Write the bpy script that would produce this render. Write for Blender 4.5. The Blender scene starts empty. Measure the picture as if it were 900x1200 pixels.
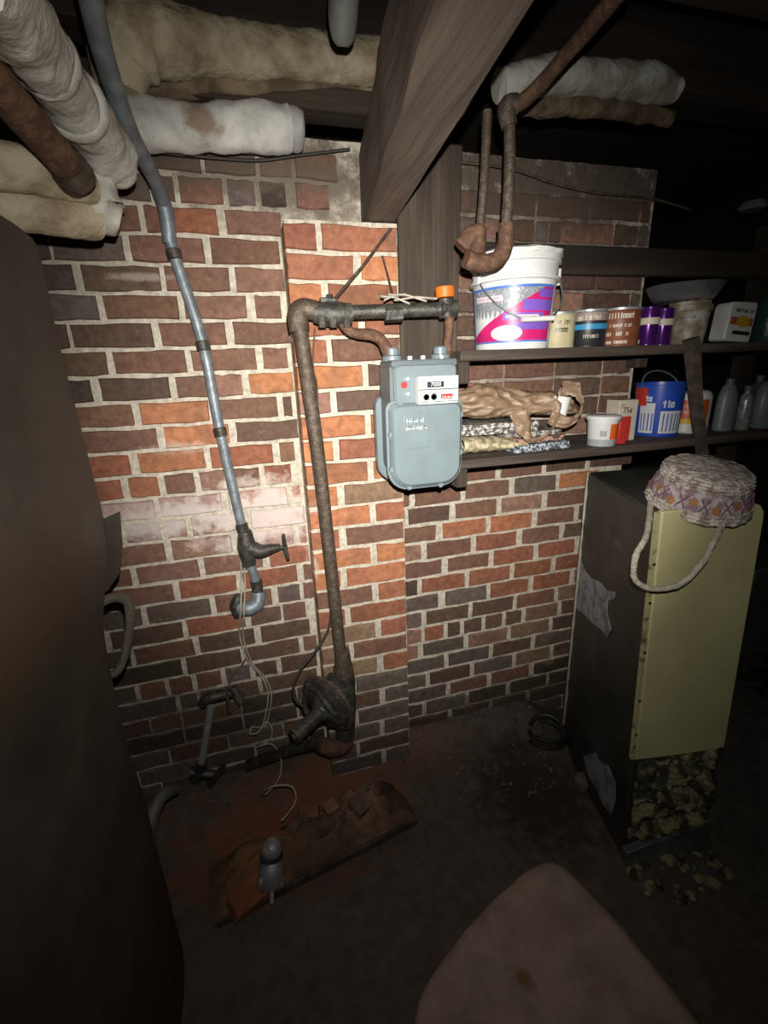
import bpy, math, random
from mathutils import Vector, Matrix, noise
random.seed(7)
S = bpy.context.scene
COL = S.collection
V = Vector

# ------------------------------------------------------------------ camera
F = 530.0; CH = 1.55                       # focal length in px of the 900x1200 frame, eye height
YAW, PIT, ROL = math.radians(15.167), math.radians(17.445), math.radians(-2.194)
cf = V((math.sin(YAW)*math.cos(PIT), math.cos(YAW)*math.cos(PIT), -math.sin(PIT)))
cr = V((math.cos(YAW), -math.sin(YAW), 0)); cu = cr.cross(cf)
cr, cu = math.cos(ROL)*cr + math.sin(ROL)*cu, math.cos(ROL)*cu - math.sin(ROL)*cr
CAM = V((0, 0, CH))
cd = bpy.data.cameras.new('camera'); cam = bpy.data.objects.new('camera', cd); COL.objects.link(cam)
cam.matrix_world = Matrix(((cr.x, cu.x, -cf.x, 0), (cr.y, cu.y, -cf.y, 0), (cr.z, cu.z, -cf.z, CH), (0, 0, 0, 1)))
cd.sensor_fit = 'VERTICAL'; cd.sensor_height = 36; cd.lens = F/1200*36; cd.clip_start = .01
S.camera = cam

# ------------------------------------------------------------------ world, light, exposure
w = bpy.data.worlds.new('world'); S.world = w; w.use_nodes = True
w.node_tree.nodes['Background'].inputs[0].default_value = (.75, .85, 1, 1)
w.node_tree.nodes['Background'].inputs[1].default_value = .006
def ray(a, b): return cf*F + cr*(a-450) - cu*(b-600)
for nm_, en_, ang_ in (('torch_hotspot', 70, 79), ('torch_spill', 11.5, 150)):   # hand torch just above the lens: bright core and wide spill
    ld = bpy.data.lights.new(nm_, 'SPOT'); ld.energy = en_; ld.color = (1, .955, .88)
    ld.spot_size = math.radians(ang_); ld.spot_blend = 1.0; ld.shadow_soft_size = .006
    lo = bpy.data.objects.new(nm_, ld); COL.objects.link(lo); lo.location = (.02, .0, CH + .07)
    lo.rotation_euler = ray(445, 530).to_track_quat('-Z', 'Y').to_euler()
S.view_settings.view_transform = 'Standard'; S.view_settings.look = 'None'
S.view_settings.exposure = 1.1; S.view_settings.gamma = 1

# pixel of the photograph -> point of the place on a plane y=Y or z=Z
def at(a, b, Y): d = ray(a, b); return CAM + d*(Y/d.y)
def az(a, b, Z): d = ray(a, b); return CAM + d*((Z-CH)/d.z)

# ------------------------------------------------------------------ materials
MC = {}
def mat(name, col, rough=.7, metal=0, var=.25, scale=20, bump=.2, col2=None, mixlo=.45, mixhi=.65, spec=.5, trans=0, alpha=1, bscale=None, coat=0, st=None):
    if name in MC: return MC[name]
    m = bpy.data.materials.new(name); m.use_nodes = True; nt = m.node_tree; N = nt.nodes; L = nt.links
    b = N['Principled BSDF']; b.inputs['Roughness'].default_value = rough; b.inputs['Metallic'].default_value = metal
    b.inputs['Specular IOR Level'].default_value = spec
    b.inputs['Transmission Weight'].default_value = trans; b.inputs['Alpha'].default_value = alpha
    b.inputs['Coat Weight'].default_value = coat
    tc = N.new('ShaderNodeTexCoord'); n1 = N.new('ShaderNodeTexNoise'); n1.inputs['Scale'].default_value = scale; n1.inputs['Detail'].default_value = 6
    vec = tc.outputs['Object']
    if st:
        mp = N.new('ShaderNodeMapping'); mp.inputs['Scale'].default_value = st; L.new(vec, mp.inputs['Vector']); vec = mp.outputs[0]
    L.new(vec, n1.inputs['Vector'])
    r = N.new('ShaderNodeValToRGB'); L.new(n1.outputs['Fac'], r.inputs[0])
    c2 = col2 if col2 else tuple(c*(1-var) for c in col)
    r.color_ramp.elements[0].position = mixlo; r.color_ramp.elements[1].position = mixhi
    r.color_ramp.elements[0].color = (*c2, 1); r.color_ramp.elements[1].color = (*col, 1)
    L.new(r.outputs[0], b.inputs['Base Color'])
    if bump:
        n2 = N.new('ShaderNodeTexNoise'); n2.inputs['Scale'].default_value = bscale or scale*3; n2.inputs['Detail'].default_value = 8
        L.new(vec, n2.inputs['Vector'])
        bp = N.new('ShaderNodeBump'); bp.inputs['Strength'].default_value = bump; bp.inputs['Distance'].default_value = .01
        L.new(n2.outputs['Fac'], bp.inputs['Height']); L.new(bp.outputs[0], b.inputs['Normal'])
    MC[name] = m; return m

def stain(name, base, stains, rough=.85, bump=.4, scale=30, usecol=False):
    """base colour (or the object's own colour) with soft blotches at real places: (point, radii, colour, strength)"""
    m = bpy.data.materials.new(name); m.use_nodes = True; nt = m.node_tree; N = nt.nodes; L = nt.links
    b = N['Principled BSDF']; b.inputs['Roughness'].default_value = rough; b.inputs['Specular IOR Level'].default_value = .25
    g = N.new('ShaderNodeNewGeometry')
    n1 = N.new('ShaderNodeTexNoise'); n1.inputs['Scale'].default_value = scale; n1.inputs['Detail'].default_value = 8; n1.inputs['Roughness'].default_value = .65
    L.new(g.outputs['Position'], n1.inputs['Vector'])
    mr = N.new('ShaderNodeMapRange'); mr.inputs[1].default_value = .3; mr.inputs[2].default_value = .7
    mr.inputs[3].default_value = .62; mr.inputs[4].default_value = 1.25
    L.new(n1.outputs['Fac'], mr.inputs[0])
    mul = N.new('ShaderNodeVectorMath'); mul.operation = 'SCALE'
    if usecol:
        oi = N.new('ShaderNodeObjectInfo'); L.new(oi.outputs['Color'], mul.inputs[0])
    else: mul.inputs[0].default_value = base
    L.new(mr.outputs[0], mul.inputs['Scale']); cur = mul.outputs[0]
    if usecol:      # smears of lime over the brick faces
        n3 = N.new('ShaderNodeTexNoise'); n3.inputs['Scale'].default_value = 38; n3.inputs['Detail'].default_value = 10; n3.inputs['Roughness'].default_value = .7
        L.new(g.outputs['Position'], n3.inputs['Vector'])
        m3 = N.new('ShaderNodeMapRange'); m3.inputs[1].default_value = .58; m3.inputs[2].default_value = .76; m3.inputs[4].default_value = .5
        L.new(n3.outputs['Fac'], m3.inputs[0])
        mx = N.new('ShaderNodeMix'); mx.data_type = 'RGBA'; L.new(m3.outputs[0], mx.inputs[0]); L.new(cur, mx.inputs[6]); mx.inputs[7].default_value = (.36, .27, .22, 1); cur = mx.outputs[2]
        n4 = N.new('ShaderNodeTexNoise'); n4.inputs['Scale'].default_value = 9; n4.inputs['Detail'].default_value = 4
        L.new(g.outputs['Position'], n4.inputs['Vector'])
        m4 = N.new('ShaderNodeMapRange'); m4.inputs[1].default_value = .5; m4.inputs[2].default_value = .75; m4.inputs[4].default_value = .7
        L.new(n4.outputs['Fac'], m4.inputs[0])
        mx = N.new('ShaderNodeMix'); mx.data_type = 'RGBA'; L.new(m4.outputs[0], mx.inputs[0]); L.new(cur, mx.inputs[6]); mx.inputs[7].default_value = (.12, .065, .045, 1); cur = mx.outputs[2]
    for (p, rad, c, st) in stains:
        sub = N.new('ShaderNodeVectorMath'); sub.operation = 'SUBTRACT'; L.new(g.outputs['Position'], sub.inputs[0]); sub.inputs[1].default_value = p
        dv = N.new('ShaderNodeVectorMath'); dv.operation = 'DIVIDE'; L.new(sub.outputs[0], dv.inputs[0]); dv.inputs[1].default_value = rad
        ln = N.new('ShaderNodeVectorMath'); ln.operation = 'LENGTH'; L.new(dv.outputs[0], ln.inputs[0])
        n2 = N.new('ShaderNodeTexNoise'); n2.inputs['Scale'].default_value = 16; n2.inputs['Detail'].default_value = 7; n2.inputs['Roughness'].default_value = .7
        L.new(g.outputs['Position'], n2.inputs['Vector'])
        ad = N.new('ShaderNodeMath'); ad.operation = 'MULTIPLY_ADD'; L.new(n2.outputs['Fac'], ad.inputs[0]); ad.inputs[1].default_value = 2.6; L.new(ln.outputs['Value'], ad.inputs[2])
        m2 = N.new('ShaderNodeMapRange'); m2.inputs[1].default_value = 2.35; m2.inputs[2].default_value = 1.75; m2.inputs[3].default_value = 0; m2.inputs[4].default_value = st
        L.new(ad.outputs[0], m2.inputs[0])
        mx = N.new('ShaderNodeMix'); mx.data_type = 'RGBA'; L.new(m2.outputs[0], mx.inputs[0]); L.new(cur, mx.inputs[6]); mx.inputs[7].default_value = (*c, 1); cur = mx.outputs[2]
    L.new(cur, b.inputs['Base Color'])
    bp = N.new('ShaderNodeBump'); bp.inputs['Strength'].default_value = bump; bp.inputs['Distance'].default_value = .008
    L.new(n1.outputs['Fac'], bp.inputs['Height']); L.new(bp.outputs[0], b.inputs['Normal'])
    return m

# ------------------------------------------------------------------ mesh helper
class B:
    def __init__(s): s.v = []; s.f = []
    def add(s, vs, fs):
        o = len(s.v); s.v += [V(p) for p in vs]; s.f += [tuple(i+o for i in f) for f in fs]; return s
    def box(s, c, d, M=None):
        x, y, z = [k/2 for k in d]; M = M or Matrix.Identity(3); c = V(c)
        vs = [c + M @ V((a*x, b*y, e*z)) for a in (-1, 1) for b in (-1, 1) for e in (-1, 1)]
        return s.add(vs, [(0,1,3,2),(4,6,7,5),(0,4,5,1),(2,3,7,6),(0,2,6,4),(1,5,7,3)])
    def hexa(s, bot, top):
        return s.add(list(bot)+list(top), [(3,2,1,0),(4,5,6,7),(0,1,5,4),(1,2,6,5),(2,3,7,6),(3,0,4,7)])
    def tube(s, path, rad, n=12, amt=0, fr=30, res=0, sq=None, caps=True):
        path = [V(p) for p in path]
        if not isinstance(rad, (list, tuple)): rad = [rad]*len(path)
        if res and len(path) > 2:
            q = []; rr = []
            for i in range(len(path)-1):
                p0 = path[max(i-1, 0)]; p1 = path[i]; p2 = path[i+1]; p3 = path[min(i+2, len(path)-1)]
                for k in range(res):
                    t = k/res
                    q.append(.5*((2*p1)+(p2-p0)*t+(2*p0-5*p1+4*p2-p3)*t*t+(3*p1-p0-3*p2+p3)*t**3)); rr.append(rad[i]*(1-t)+rad[i+1]*t)
            q.append(path[-1]); rr.append(rad[-1]); path = q; rad = rr
        elif res and len(path) == 2:
            path, rad = [path[0].lerp(path[1], k/res) for k in range(res+1)], [rad[0]*(1-k/res)+rad[1]*k/res for k in range(res+1)]
        vs = []; m = len(path); pn = None
        for i, p in enumerate(path):
            t = (path[min(i+1, m-1)]-path[max(i-1, 0)]).normalized()
            if pn is None: pn = t.orthogonal().normalized()
            pn = (pn - t*pn.dot(t)).normalized(); bn = t.cross(pn)
            for k in range(n):
                a = 2*math.pi*k/n; d = pn*math.cos(a)+bn*math.sin(a)
                rr = rad[i]
                if amt: rr += amt*noise.fractal((p+d*rad[i])*fr, 1, 2, 3)
                vs.append(p+d*rr)
        fs = [(i*n+k, i*n+(k+1)%n, (i+1)*n+(k+1)%n, (i+1)*n+k) for i in range(m-1) for k in range(n)]
        if caps: fs += [tuple(range(n))[::-1], tuple((m-1)*n+k for k in range(n))]
        return s.add(vs, fs)
    def cyl(s, p0, p1, r, n=16, r1=None): return s.tube([p0, p1], [r, r1 if r1 is not None else r], n)
    def lathe(s, prof, c=(0, 0, 0), n=32, M=None, sx=1, sy=1, amt=0, fr=20, a0=0, a1=None, capb=True, capt=True):
        c = V(c); M = M or Matrix.Identity(3); vs = []; full = a1 is None
        k2 = n if full else n+1; A = 2*math.pi if full else a1-a0
        for r, z in prof:
            for k in range(k2):
                a = a0+A*k/n; p = V((r*sx*math.cos(a), r*sy*math.sin(a), z))
                if amt: p += V((math.cos(a), math.sin(a), .3))*amt*noise.fractal(p*fr+c, 1, 2, 3)
                vs.append(c+M @ p)
        fs = []
        for i in range(len(prof)-1):
            for k in range(n):
                k1 = (k+1) % k2; fs.append((i*k2+k, i*k2+k1, (i+1)*k2+k1, (i+1)*k2+k))
        if full and capb: fs.append(tuple(range(n))[::-1])
        if full and capt: fs.append(tuple((len(prof)-1)*n+k for k in range(n)))
        return s.add(vs, fs)
    def prism(s, out, y0, y1, M=None, c=(0, 0, 0), inset=0):
        """outline (x,z) extruded along y"""
        M = M or Matrix.Identity(3); c = V(c); n = len(out)
        cx = sum(p[0] for p in out)/n; cz = sum(p[1] for p in out)/n
        rings = [(1, y1), (1, y0+inset), (1, y0)] if inset else [(1, y1), (1, y0)]
        vs = []
        for q, (k, y) in enumerate(rings):
            for (x, z) in out:
                if inset and q == 2:
                    d = V((x-cx, z-cz)); L = d.length; d = d*((L-inset)/L); vs.append(c+M @ V((cx+d.x, y, cz+d.y)))
                else: vs.append(c+M @ V((x, y, z)))
        fs = [(i*n+k, i*n+(k+1)%n, (i+1)*n+(k+1)%n, (i+1)*n+k) for i in range(len(rings)-1) for k in range(n)]
        fs += [tuple(range(n))[::-1], tuple((len(rings)-1)*n+k for k in range(n))]
        return s.add(vs, fs)
    def grid(s, fn, nu, nv, close=False):
        vs = [fn(i/nu, j/nv) for j in range(nv+1) for i in range(nu+1)]
        return s.add(vs, [(j*(nu+1)+i, j*(nu+1)+i+1, (j+1)*(nu+1)+i+1, (j+1)*(nu+1)+i) for j in range(nv) for i in range(nu)])
    def sphere(s, c, r, n=20, m=12, amt=0, fr=20, M=None):
        if not isinstance(r, (tuple, list)): r = (r, r, r)
        M = M or Matrix.Identity(3); c = V(c); vs = []; fs = []
        for j in range(1, m):
            t = math.pi*j/m
            for k in range(n):
                a = 2*math.pi*k/n; d = V((math.sin(t)*math.cos(a), math.sin(t)*math.sin(a), math.cos(t)))
                q = 1 + (amt*noise.fractal(d*fr+c*7, 1, 2, 3) if amt else 0)
                vs.append(c+M @ V((d.x*r[0]*q, d.y*r[1]*q, d.z*r[2]*q)))
        for j in range(m-2):
            for k in range(n): fs.append((j*n+k, (j+1)*n+k, (j+1)*n+(k+1)%n, j*n+(k+1)%n))
        vs += [c+M @ V((0, 0, r[2])), c+M @ V((0, 0, -r[2]))]; a, b = len(vs)-2, len(vs)-1
        for k in range(n): fs += [(k, (k+1) % n, a), ((m-2)*n+(k+1)%n, (m-2)*n+k, b)]
        return s.add(vs, fs)

def recalc(me):
    import bmesh
    bm = bmesh.new(); bm.from_mesh(me); bmesh.ops.recalc_face_normals(bm, faces=bm.faces); bm.to_mesh(me); bm.free()

def root_of(o):
    p = V((0, 0, 0))
    while o is not None: p = p+o.location; o = o.parent
    return p
def mk(name, b, m, parent=None, smooth=35, bevel=0, loc=None, solid=0, sub=0):
    """link a B as ONE mesh object; its vertices are in room coordinates"""
    off = root_of(parent) if parent is not None else (V(loc) if loc is not None else V((0, 0, 0)))
    me = bpy.data.meshes.new(name); me.from_pydata([tuple(v-off) for v in b.v], [], b.f); me.update(); recalc(me)
    me.materials.append(m)
    o = bpy.data.objects.new(name, me); COL.objects.link(o)
    if parent is not None: o.parent = parent
    elif loc is not None: o.location = loc
    if smooth:
        for p in me.polygons: p.use_smooth = True
        me.set_sharp_from_angle(angle=math.radians(smooth))
    if solid: q = o.modifiers.new('thick', 'SOLIDIFY'); q.thickness = solid; q.offset = 0
    if bevel: q = o.modifiers.new('edge', 'BEVEL'); q.width = bevel; q.segments = 2; q.limit_method = 'ANGLE'
    if sub: q = o.modifiers.new('sub', 'SUBSURF'); q.levels = sub; q.render_levels = sub
    return o
def tag(o, label, cat, group=None, kind=None):
    o['label'] = label
    if cat: o['category'] = cat
    if group: o['group'] = group
    if kind: o['kind'] = kind
    return o
def thing(name, label, cat, loc, group=None):
    o = bpy.data.objects.new(name, None); COL.objects.link(o); o.location = loc; o.empty_display_size = .05
    return tag(o, label, cat, group)
def struct(o, label=None):
    o['kind'] = 'structure'
    if label: o['label'] = label
    return o
def RZ(d): return Matrix.Rotation(math.radians(d), 3, 'Z')
def axis(d): return V(d).normalized().to_track_quat('Z', 'Y').to_matrix()

def marks(b, fn, u0, u1, v0, v1, rng, rows=1, wgt=.22):
    """unreadable lettering: rows of short strokes; fn(u, v) gives the surface point"""
    for k in range(rows):
        a = v0+(v1-v0)*k/rows; h = (v1-v0)/rows*.68; x = u0; nn = 0
        cw = h*.62
        while x < u1-cw:
            nn += 1
            if rng.random() < .15: x += cw*.7; continue
            kind = rng.choice('lnotei')
            t = cw*wgt
            def q(x0, z0, x1, z1):
                b.add([fn(x0, z0), fn(x1, z0), fn(x1, z1), fn(x0, z1)], [(0, 1, 2, 3)])
            if kind in 'lit': q(x+cw*.3, a, x+cw*.3+t, a+h)
            if kind in 'te': q(x, a+h*.55, x+cw*.75, a+h*.55+t)
            if kind in 'noe': q(x, a, x+t, a+h*.8); q(x+cw*.55, a, x+cw*.55+t, a+h*.8); q(x, a+h*.8-t, x+cw*.6, a+h*.8)
            if kind in 'oe': q(x, a, x+cw*.6, a+t)
            x += cw*.85

def text_mesh(name, s, size, M4, m, parent, ex=.0004):
    c = bpy.data.curves.new(name, 'FONT'); c.body = s; c.size = size; c.align_x = 'CENTER'; c.align_y = 'CENTER'; c.extrude = ex; c.resolution_u = 3
    t = bpy.data.objects.new(name+'_tmp', c); COL.objects.link(t)
    dg = bpy.context.evaluated_depsgraph_get(); me = bpy.data.meshes.new_from_object(t.evaluated_get(dg))
    bpy.data.objects.remove(t)
    off = root_of(parent); me.transform(Matrix.Translation(-off) @ M4)
    me.name = name; me.materials.clear(); me.materials.append(m)
    o = bpy.data.objects.new(name, me); COL.objects.link(o); o.parent = parent; return o
def facing(p, yaw=0):    # text plane facing -y at p
    return Matrix.Translation(p) @ Matrix.Rotation(math.radians(yaw), 4, 'Z') @ Matrix.Rotation(math.pi/2, 4, 'X')

# ------------------------------------------------------------------ base materials
m_iron = mat('black_iron', (.085, .08, .068), .5, .35, .4, 40, .25, col2=(.04, .038, .032))
m_rust = mat('rusty_pipe', (.13, .10, .075), .6, .35, .4, 60, .3, col2=(.075, .055, .04))
m_rust2 = mat('brown_rust', (.17, .09, .05), .75, .1, .4, 50, .4, col2=(.09, .045, .028))
m_galv = mat('galvanised', (.26, .30, .325), .5, .35, .3, 30, .15, col2=(.17, .20, .22))
m_steel = mat('bright_steel', (.55, .58, .6), .4, .5, .25, 30, .1)
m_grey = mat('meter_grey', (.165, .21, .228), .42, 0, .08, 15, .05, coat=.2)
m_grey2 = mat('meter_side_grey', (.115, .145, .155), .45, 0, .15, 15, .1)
m_white = mat('white_plastic', (.72, .73, .72), .35, 0, .08, 12, .04)
m_black = mat('black_print', (.015, .015, .017), .5, 0, .1, 20, 0)
m_red = mat('red_print', (.6, .03, .03), .45, 0, .1, 20, 0)
m_orange = mat('orange_plastic', (.75, .16, .015), .5, 0, .2, 30, .1)
m_wood = mat('dark_timber', (.085, .06, .042), .8, 0, .5, 22, .5, col2=(.04, .028, .02), bscale=70, st=(1, 1, .08))
m_wood2 = mat('shelf_timber', (.10, .075, .06), .75, 0, .5, 26, .5, col2=(.05, .036, .028), bscale=80, st=(.08, 1, 1))
m_joist = mat('joist_timber', (.05, .033, .022), .85, 0, .5, 14, .6, col2=(.022, .015, .01), bscale=60, st=(.1, 1, 1))
m_lag = mat('white_lagging', (.60, .59, .54), .85, 0, .3, 14, .6, col2=(.30, .27, .21), mixlo=.32, mixhi=.6, bscale=45)
m_lag2 = mat('tan_lagging', (.50, .43, .30), .9, 0, .3, 16, .7, col2=(.26, .20, .12), mixlo=.35, mixhi=.6, bscale=50)
m_lag3 = mat('brown_lagging', (.26, .19, .12), .9, 0, .3, 16, .7, col2=(.10, .07, .045), mixlo=.4, mixhi=.65, bscale=50)
m_cable = mat('dark_cable', (.03, .026, .022), .6, 0, .2, 30, .1)
m_wire = mat('pale_wire', (.42, .38, .31), .6, 0, .3, 30, .1)
m_void = mat('near_black_board', (.02, .017, .014), .9, 0, .4, 10, .3)  # near-black board for the outer cellar walls and the floor past the opening

# ================================================================== SETTING
# --- bricks: chamfered unit blocks, shared between alike bricks; each takes its own colour
MUD = (.115, .088, .066)
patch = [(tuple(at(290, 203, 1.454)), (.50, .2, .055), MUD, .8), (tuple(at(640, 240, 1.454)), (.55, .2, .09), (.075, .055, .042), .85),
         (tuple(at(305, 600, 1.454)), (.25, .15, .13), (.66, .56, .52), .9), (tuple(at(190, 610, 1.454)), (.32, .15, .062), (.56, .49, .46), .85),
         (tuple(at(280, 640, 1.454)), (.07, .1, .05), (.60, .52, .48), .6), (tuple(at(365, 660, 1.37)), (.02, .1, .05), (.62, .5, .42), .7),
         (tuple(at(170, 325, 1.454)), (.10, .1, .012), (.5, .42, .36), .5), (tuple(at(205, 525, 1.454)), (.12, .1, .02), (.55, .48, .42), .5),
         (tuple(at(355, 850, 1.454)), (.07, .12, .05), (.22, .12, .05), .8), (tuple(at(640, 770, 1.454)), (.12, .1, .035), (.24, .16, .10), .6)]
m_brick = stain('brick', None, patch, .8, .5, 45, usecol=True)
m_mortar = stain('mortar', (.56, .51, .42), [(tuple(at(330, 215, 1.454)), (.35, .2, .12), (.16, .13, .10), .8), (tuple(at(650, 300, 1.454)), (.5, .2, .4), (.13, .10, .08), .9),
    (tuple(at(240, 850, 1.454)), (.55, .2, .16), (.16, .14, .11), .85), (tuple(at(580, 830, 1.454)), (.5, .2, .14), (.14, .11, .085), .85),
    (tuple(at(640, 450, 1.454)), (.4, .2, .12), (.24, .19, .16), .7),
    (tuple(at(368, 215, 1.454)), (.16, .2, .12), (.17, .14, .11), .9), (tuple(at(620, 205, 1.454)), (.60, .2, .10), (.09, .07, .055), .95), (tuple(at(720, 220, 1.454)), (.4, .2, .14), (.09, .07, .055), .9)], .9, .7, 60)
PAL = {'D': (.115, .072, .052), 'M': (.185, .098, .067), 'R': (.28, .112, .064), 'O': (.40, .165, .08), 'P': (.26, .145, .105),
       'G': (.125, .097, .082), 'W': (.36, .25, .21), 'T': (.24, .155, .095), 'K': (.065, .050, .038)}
brick_me = []
for i in range(10):
    rb = random.Random(i); ring = [(-.5, -.5), (-.17, -.5), (.17, -.5), (.5, -.5), (.5, 0), (.5, .5), (.17, .5), (-.17, .5), (-.5, .5), (-.5, 0)]
    jit = [(x+rb.uniform(-.008, .008), z+rb.uniform(-.05, .04)) for x, z in ring]
    b = B(); vs = [V((x, 1, z)) for x, z in ring] + [V((x*1.0, .12, z)) for x, z in jit] + [V((x*.975, rb.uniform(-.03, .05), z*.90)) for x, z in jit]
    b.add(vs, [(q*10+k, q*10+(k+1)%10, (q+1)*10+(k+1)%10, (q+1)*10+k) for q in range(2) for k in range(10)] + [tuple(range(20, 30))])
    me = bpy.data.meshes.new('brick'); me.from_pydata([tuple(v) for v in b.v], [], b.f); recalc(me); me.materials.append(m_brick)
    for p in me.polygons: p.use_smooth = True
    me.set_sharp_from_angle(angle=math.radians(50)); brick_me.append(me)
def brick(parent, x0, x1, z0, z1, Y, c, rng):
    """one brick whose face stands just proud of the mortar of the plane y=Y"""
    o = bpy.data.objects.new('brick', rng.choice(brick_me)); COL.objects.link(o); o.parent = parent
    o.location = (V(((x0+x1)/2, Y-.006+rng.uniform(-.003, .002), (z0+z1)/2))) - root_of(parent)
    o.scale = (max(.01, x1-x0), .045, z1-z0)
    k = PAL[c]; j = rng.uniform(.85, 1.15); o.color = (k[0]*j, k[1]*j*rng.uniform(.95, 1.04), k[2]*j*rng.uniform(.94, 1.08), 1)
def course_px(parent, Y, ztop, items, rng, mid=None, jw=.005):
    """items: (px0, px1, colour) measured at the course's middle height"""
    zc = ztop-.035
    def x_at(px):
        # the point at height zc on plane Y seen in column px
        lo_, hi_ = 0., 1200.
        for _ in range(30):
            mm = (lo_+hi_)/2
            if at(px, mm, Y).z > zc: lo_ = mm
            else: hi_ = mm
        return at(px, lo_, Y).x
    for a, b_, c in items:
        x0 = x_at(a) if a > 5 else a/100*1.0; x1 = x_at(b_)
        brick(parent, x0+.0025, x1-.0025, ztop-.070+jw, ztop-jw, Y, c, rng)
def course_run(parent, Y, ztop, x0, x1, phase, cols, rng, L=.2, jw=.005):
    x = x0-phase
    while x < x1:
        l = L if rng.random() < .8 else L/2
        a, b_ = max(x, x0), min(x+l, x1)
        if b_-a > .03: brick(parent, a+.0035, b_-.0035, ztop-.070+jw, ztop-jw, Y, rng.choice(cols), rng)
        x += l
def xw(px, zc, Y):
    lo_, hi_ = 0., 1200.
    for _ in range(30):
        mm = (lo_+hi_)/2
        if at(px, mm, Y).z > zc: lo_ = mm
        else: hi_ = mm
    return at(px, lo_, Y).x

def slab(name, x0, x1, Y, depth, z0, z1):
    b = B(); nx = int((x1-x0)/.02); nz = int((z1-z0)/.02)
    def fn(u, v):
        x = x0+(x1-x0)*u; z = z0+(z1-z0)*v
        e = noise.fractal(V((x*22, Y*5, z*22)), 1, 2, 4)*.004
        return V((x, Y+e, z))
    b.grid(fn, nx, nz); n = len(b.v)
    b.box(((x0+x1)/2, Y+.012+depth/2, (z0+z1)/2), (x1-x0, depth, z1-z0))
    b.add([(x0, Y-.002, z0), (x0, Y+.02, z0), (x0, Y+.02, z1), (x0, Y-.002, z1)], [(0, 1, 2, 3)])
    b.add([(x1, Y-.002, z0), (x1, Y+.02, z0), (x1, Y+.02, z1), (x1, Y-.002, z1)], [(3, 2, 1, 0)])
    return mk(name, b, m_mortar, loc=(0, 0, 0))
YW, YP = 1.454, 1.335
PX0, PX1 = .127, .428               # pilaster sides
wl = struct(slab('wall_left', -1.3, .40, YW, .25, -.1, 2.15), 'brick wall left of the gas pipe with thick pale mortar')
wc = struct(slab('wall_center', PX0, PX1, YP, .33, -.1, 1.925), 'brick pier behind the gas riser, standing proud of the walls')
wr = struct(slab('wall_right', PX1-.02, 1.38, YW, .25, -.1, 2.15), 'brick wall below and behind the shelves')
b = B(); b.box((PX0+.003, YP+.065, .92), (.008, .11, 2.0)); struct(mk('trim_1', b, m_mortar), 'mortared side of the brick pier')
rng = random.Random(3)
ZA = CH+.429
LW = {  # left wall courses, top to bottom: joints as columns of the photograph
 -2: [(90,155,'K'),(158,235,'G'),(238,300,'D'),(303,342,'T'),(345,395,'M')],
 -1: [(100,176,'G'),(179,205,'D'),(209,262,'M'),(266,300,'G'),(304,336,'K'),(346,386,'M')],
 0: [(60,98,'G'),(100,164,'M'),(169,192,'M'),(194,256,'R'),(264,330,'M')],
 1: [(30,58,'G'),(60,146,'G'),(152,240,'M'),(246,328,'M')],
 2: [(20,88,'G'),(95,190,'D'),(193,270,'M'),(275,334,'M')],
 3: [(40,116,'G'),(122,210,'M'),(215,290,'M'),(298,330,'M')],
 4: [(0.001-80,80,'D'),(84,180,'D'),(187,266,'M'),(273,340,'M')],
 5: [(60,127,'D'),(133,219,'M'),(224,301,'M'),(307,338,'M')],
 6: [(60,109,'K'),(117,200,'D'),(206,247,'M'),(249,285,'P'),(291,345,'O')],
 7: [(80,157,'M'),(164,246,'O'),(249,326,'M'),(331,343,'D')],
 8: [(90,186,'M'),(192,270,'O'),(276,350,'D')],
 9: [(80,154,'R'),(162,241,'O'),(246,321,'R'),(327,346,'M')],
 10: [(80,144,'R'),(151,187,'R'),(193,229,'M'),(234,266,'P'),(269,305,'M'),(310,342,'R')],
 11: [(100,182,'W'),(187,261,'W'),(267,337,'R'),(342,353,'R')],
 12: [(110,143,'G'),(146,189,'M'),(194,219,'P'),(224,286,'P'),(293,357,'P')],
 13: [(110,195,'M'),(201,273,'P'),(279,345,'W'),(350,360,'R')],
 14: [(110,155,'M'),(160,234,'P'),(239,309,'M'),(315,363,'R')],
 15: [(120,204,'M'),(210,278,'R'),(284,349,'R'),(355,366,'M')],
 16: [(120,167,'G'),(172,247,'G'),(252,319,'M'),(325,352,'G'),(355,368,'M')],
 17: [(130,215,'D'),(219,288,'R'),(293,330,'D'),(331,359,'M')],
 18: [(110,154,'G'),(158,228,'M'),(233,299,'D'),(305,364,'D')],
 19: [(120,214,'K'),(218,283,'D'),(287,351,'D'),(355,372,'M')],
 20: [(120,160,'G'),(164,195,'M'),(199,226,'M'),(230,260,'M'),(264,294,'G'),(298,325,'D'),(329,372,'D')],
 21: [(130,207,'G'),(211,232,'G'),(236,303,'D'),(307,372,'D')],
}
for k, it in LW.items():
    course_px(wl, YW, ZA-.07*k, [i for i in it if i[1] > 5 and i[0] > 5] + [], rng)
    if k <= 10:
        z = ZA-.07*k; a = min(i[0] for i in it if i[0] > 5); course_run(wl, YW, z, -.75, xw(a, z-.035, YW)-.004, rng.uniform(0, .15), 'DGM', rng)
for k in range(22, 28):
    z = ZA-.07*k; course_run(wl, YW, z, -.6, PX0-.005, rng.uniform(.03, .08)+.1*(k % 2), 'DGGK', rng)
Z0 = CH-.399
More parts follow.
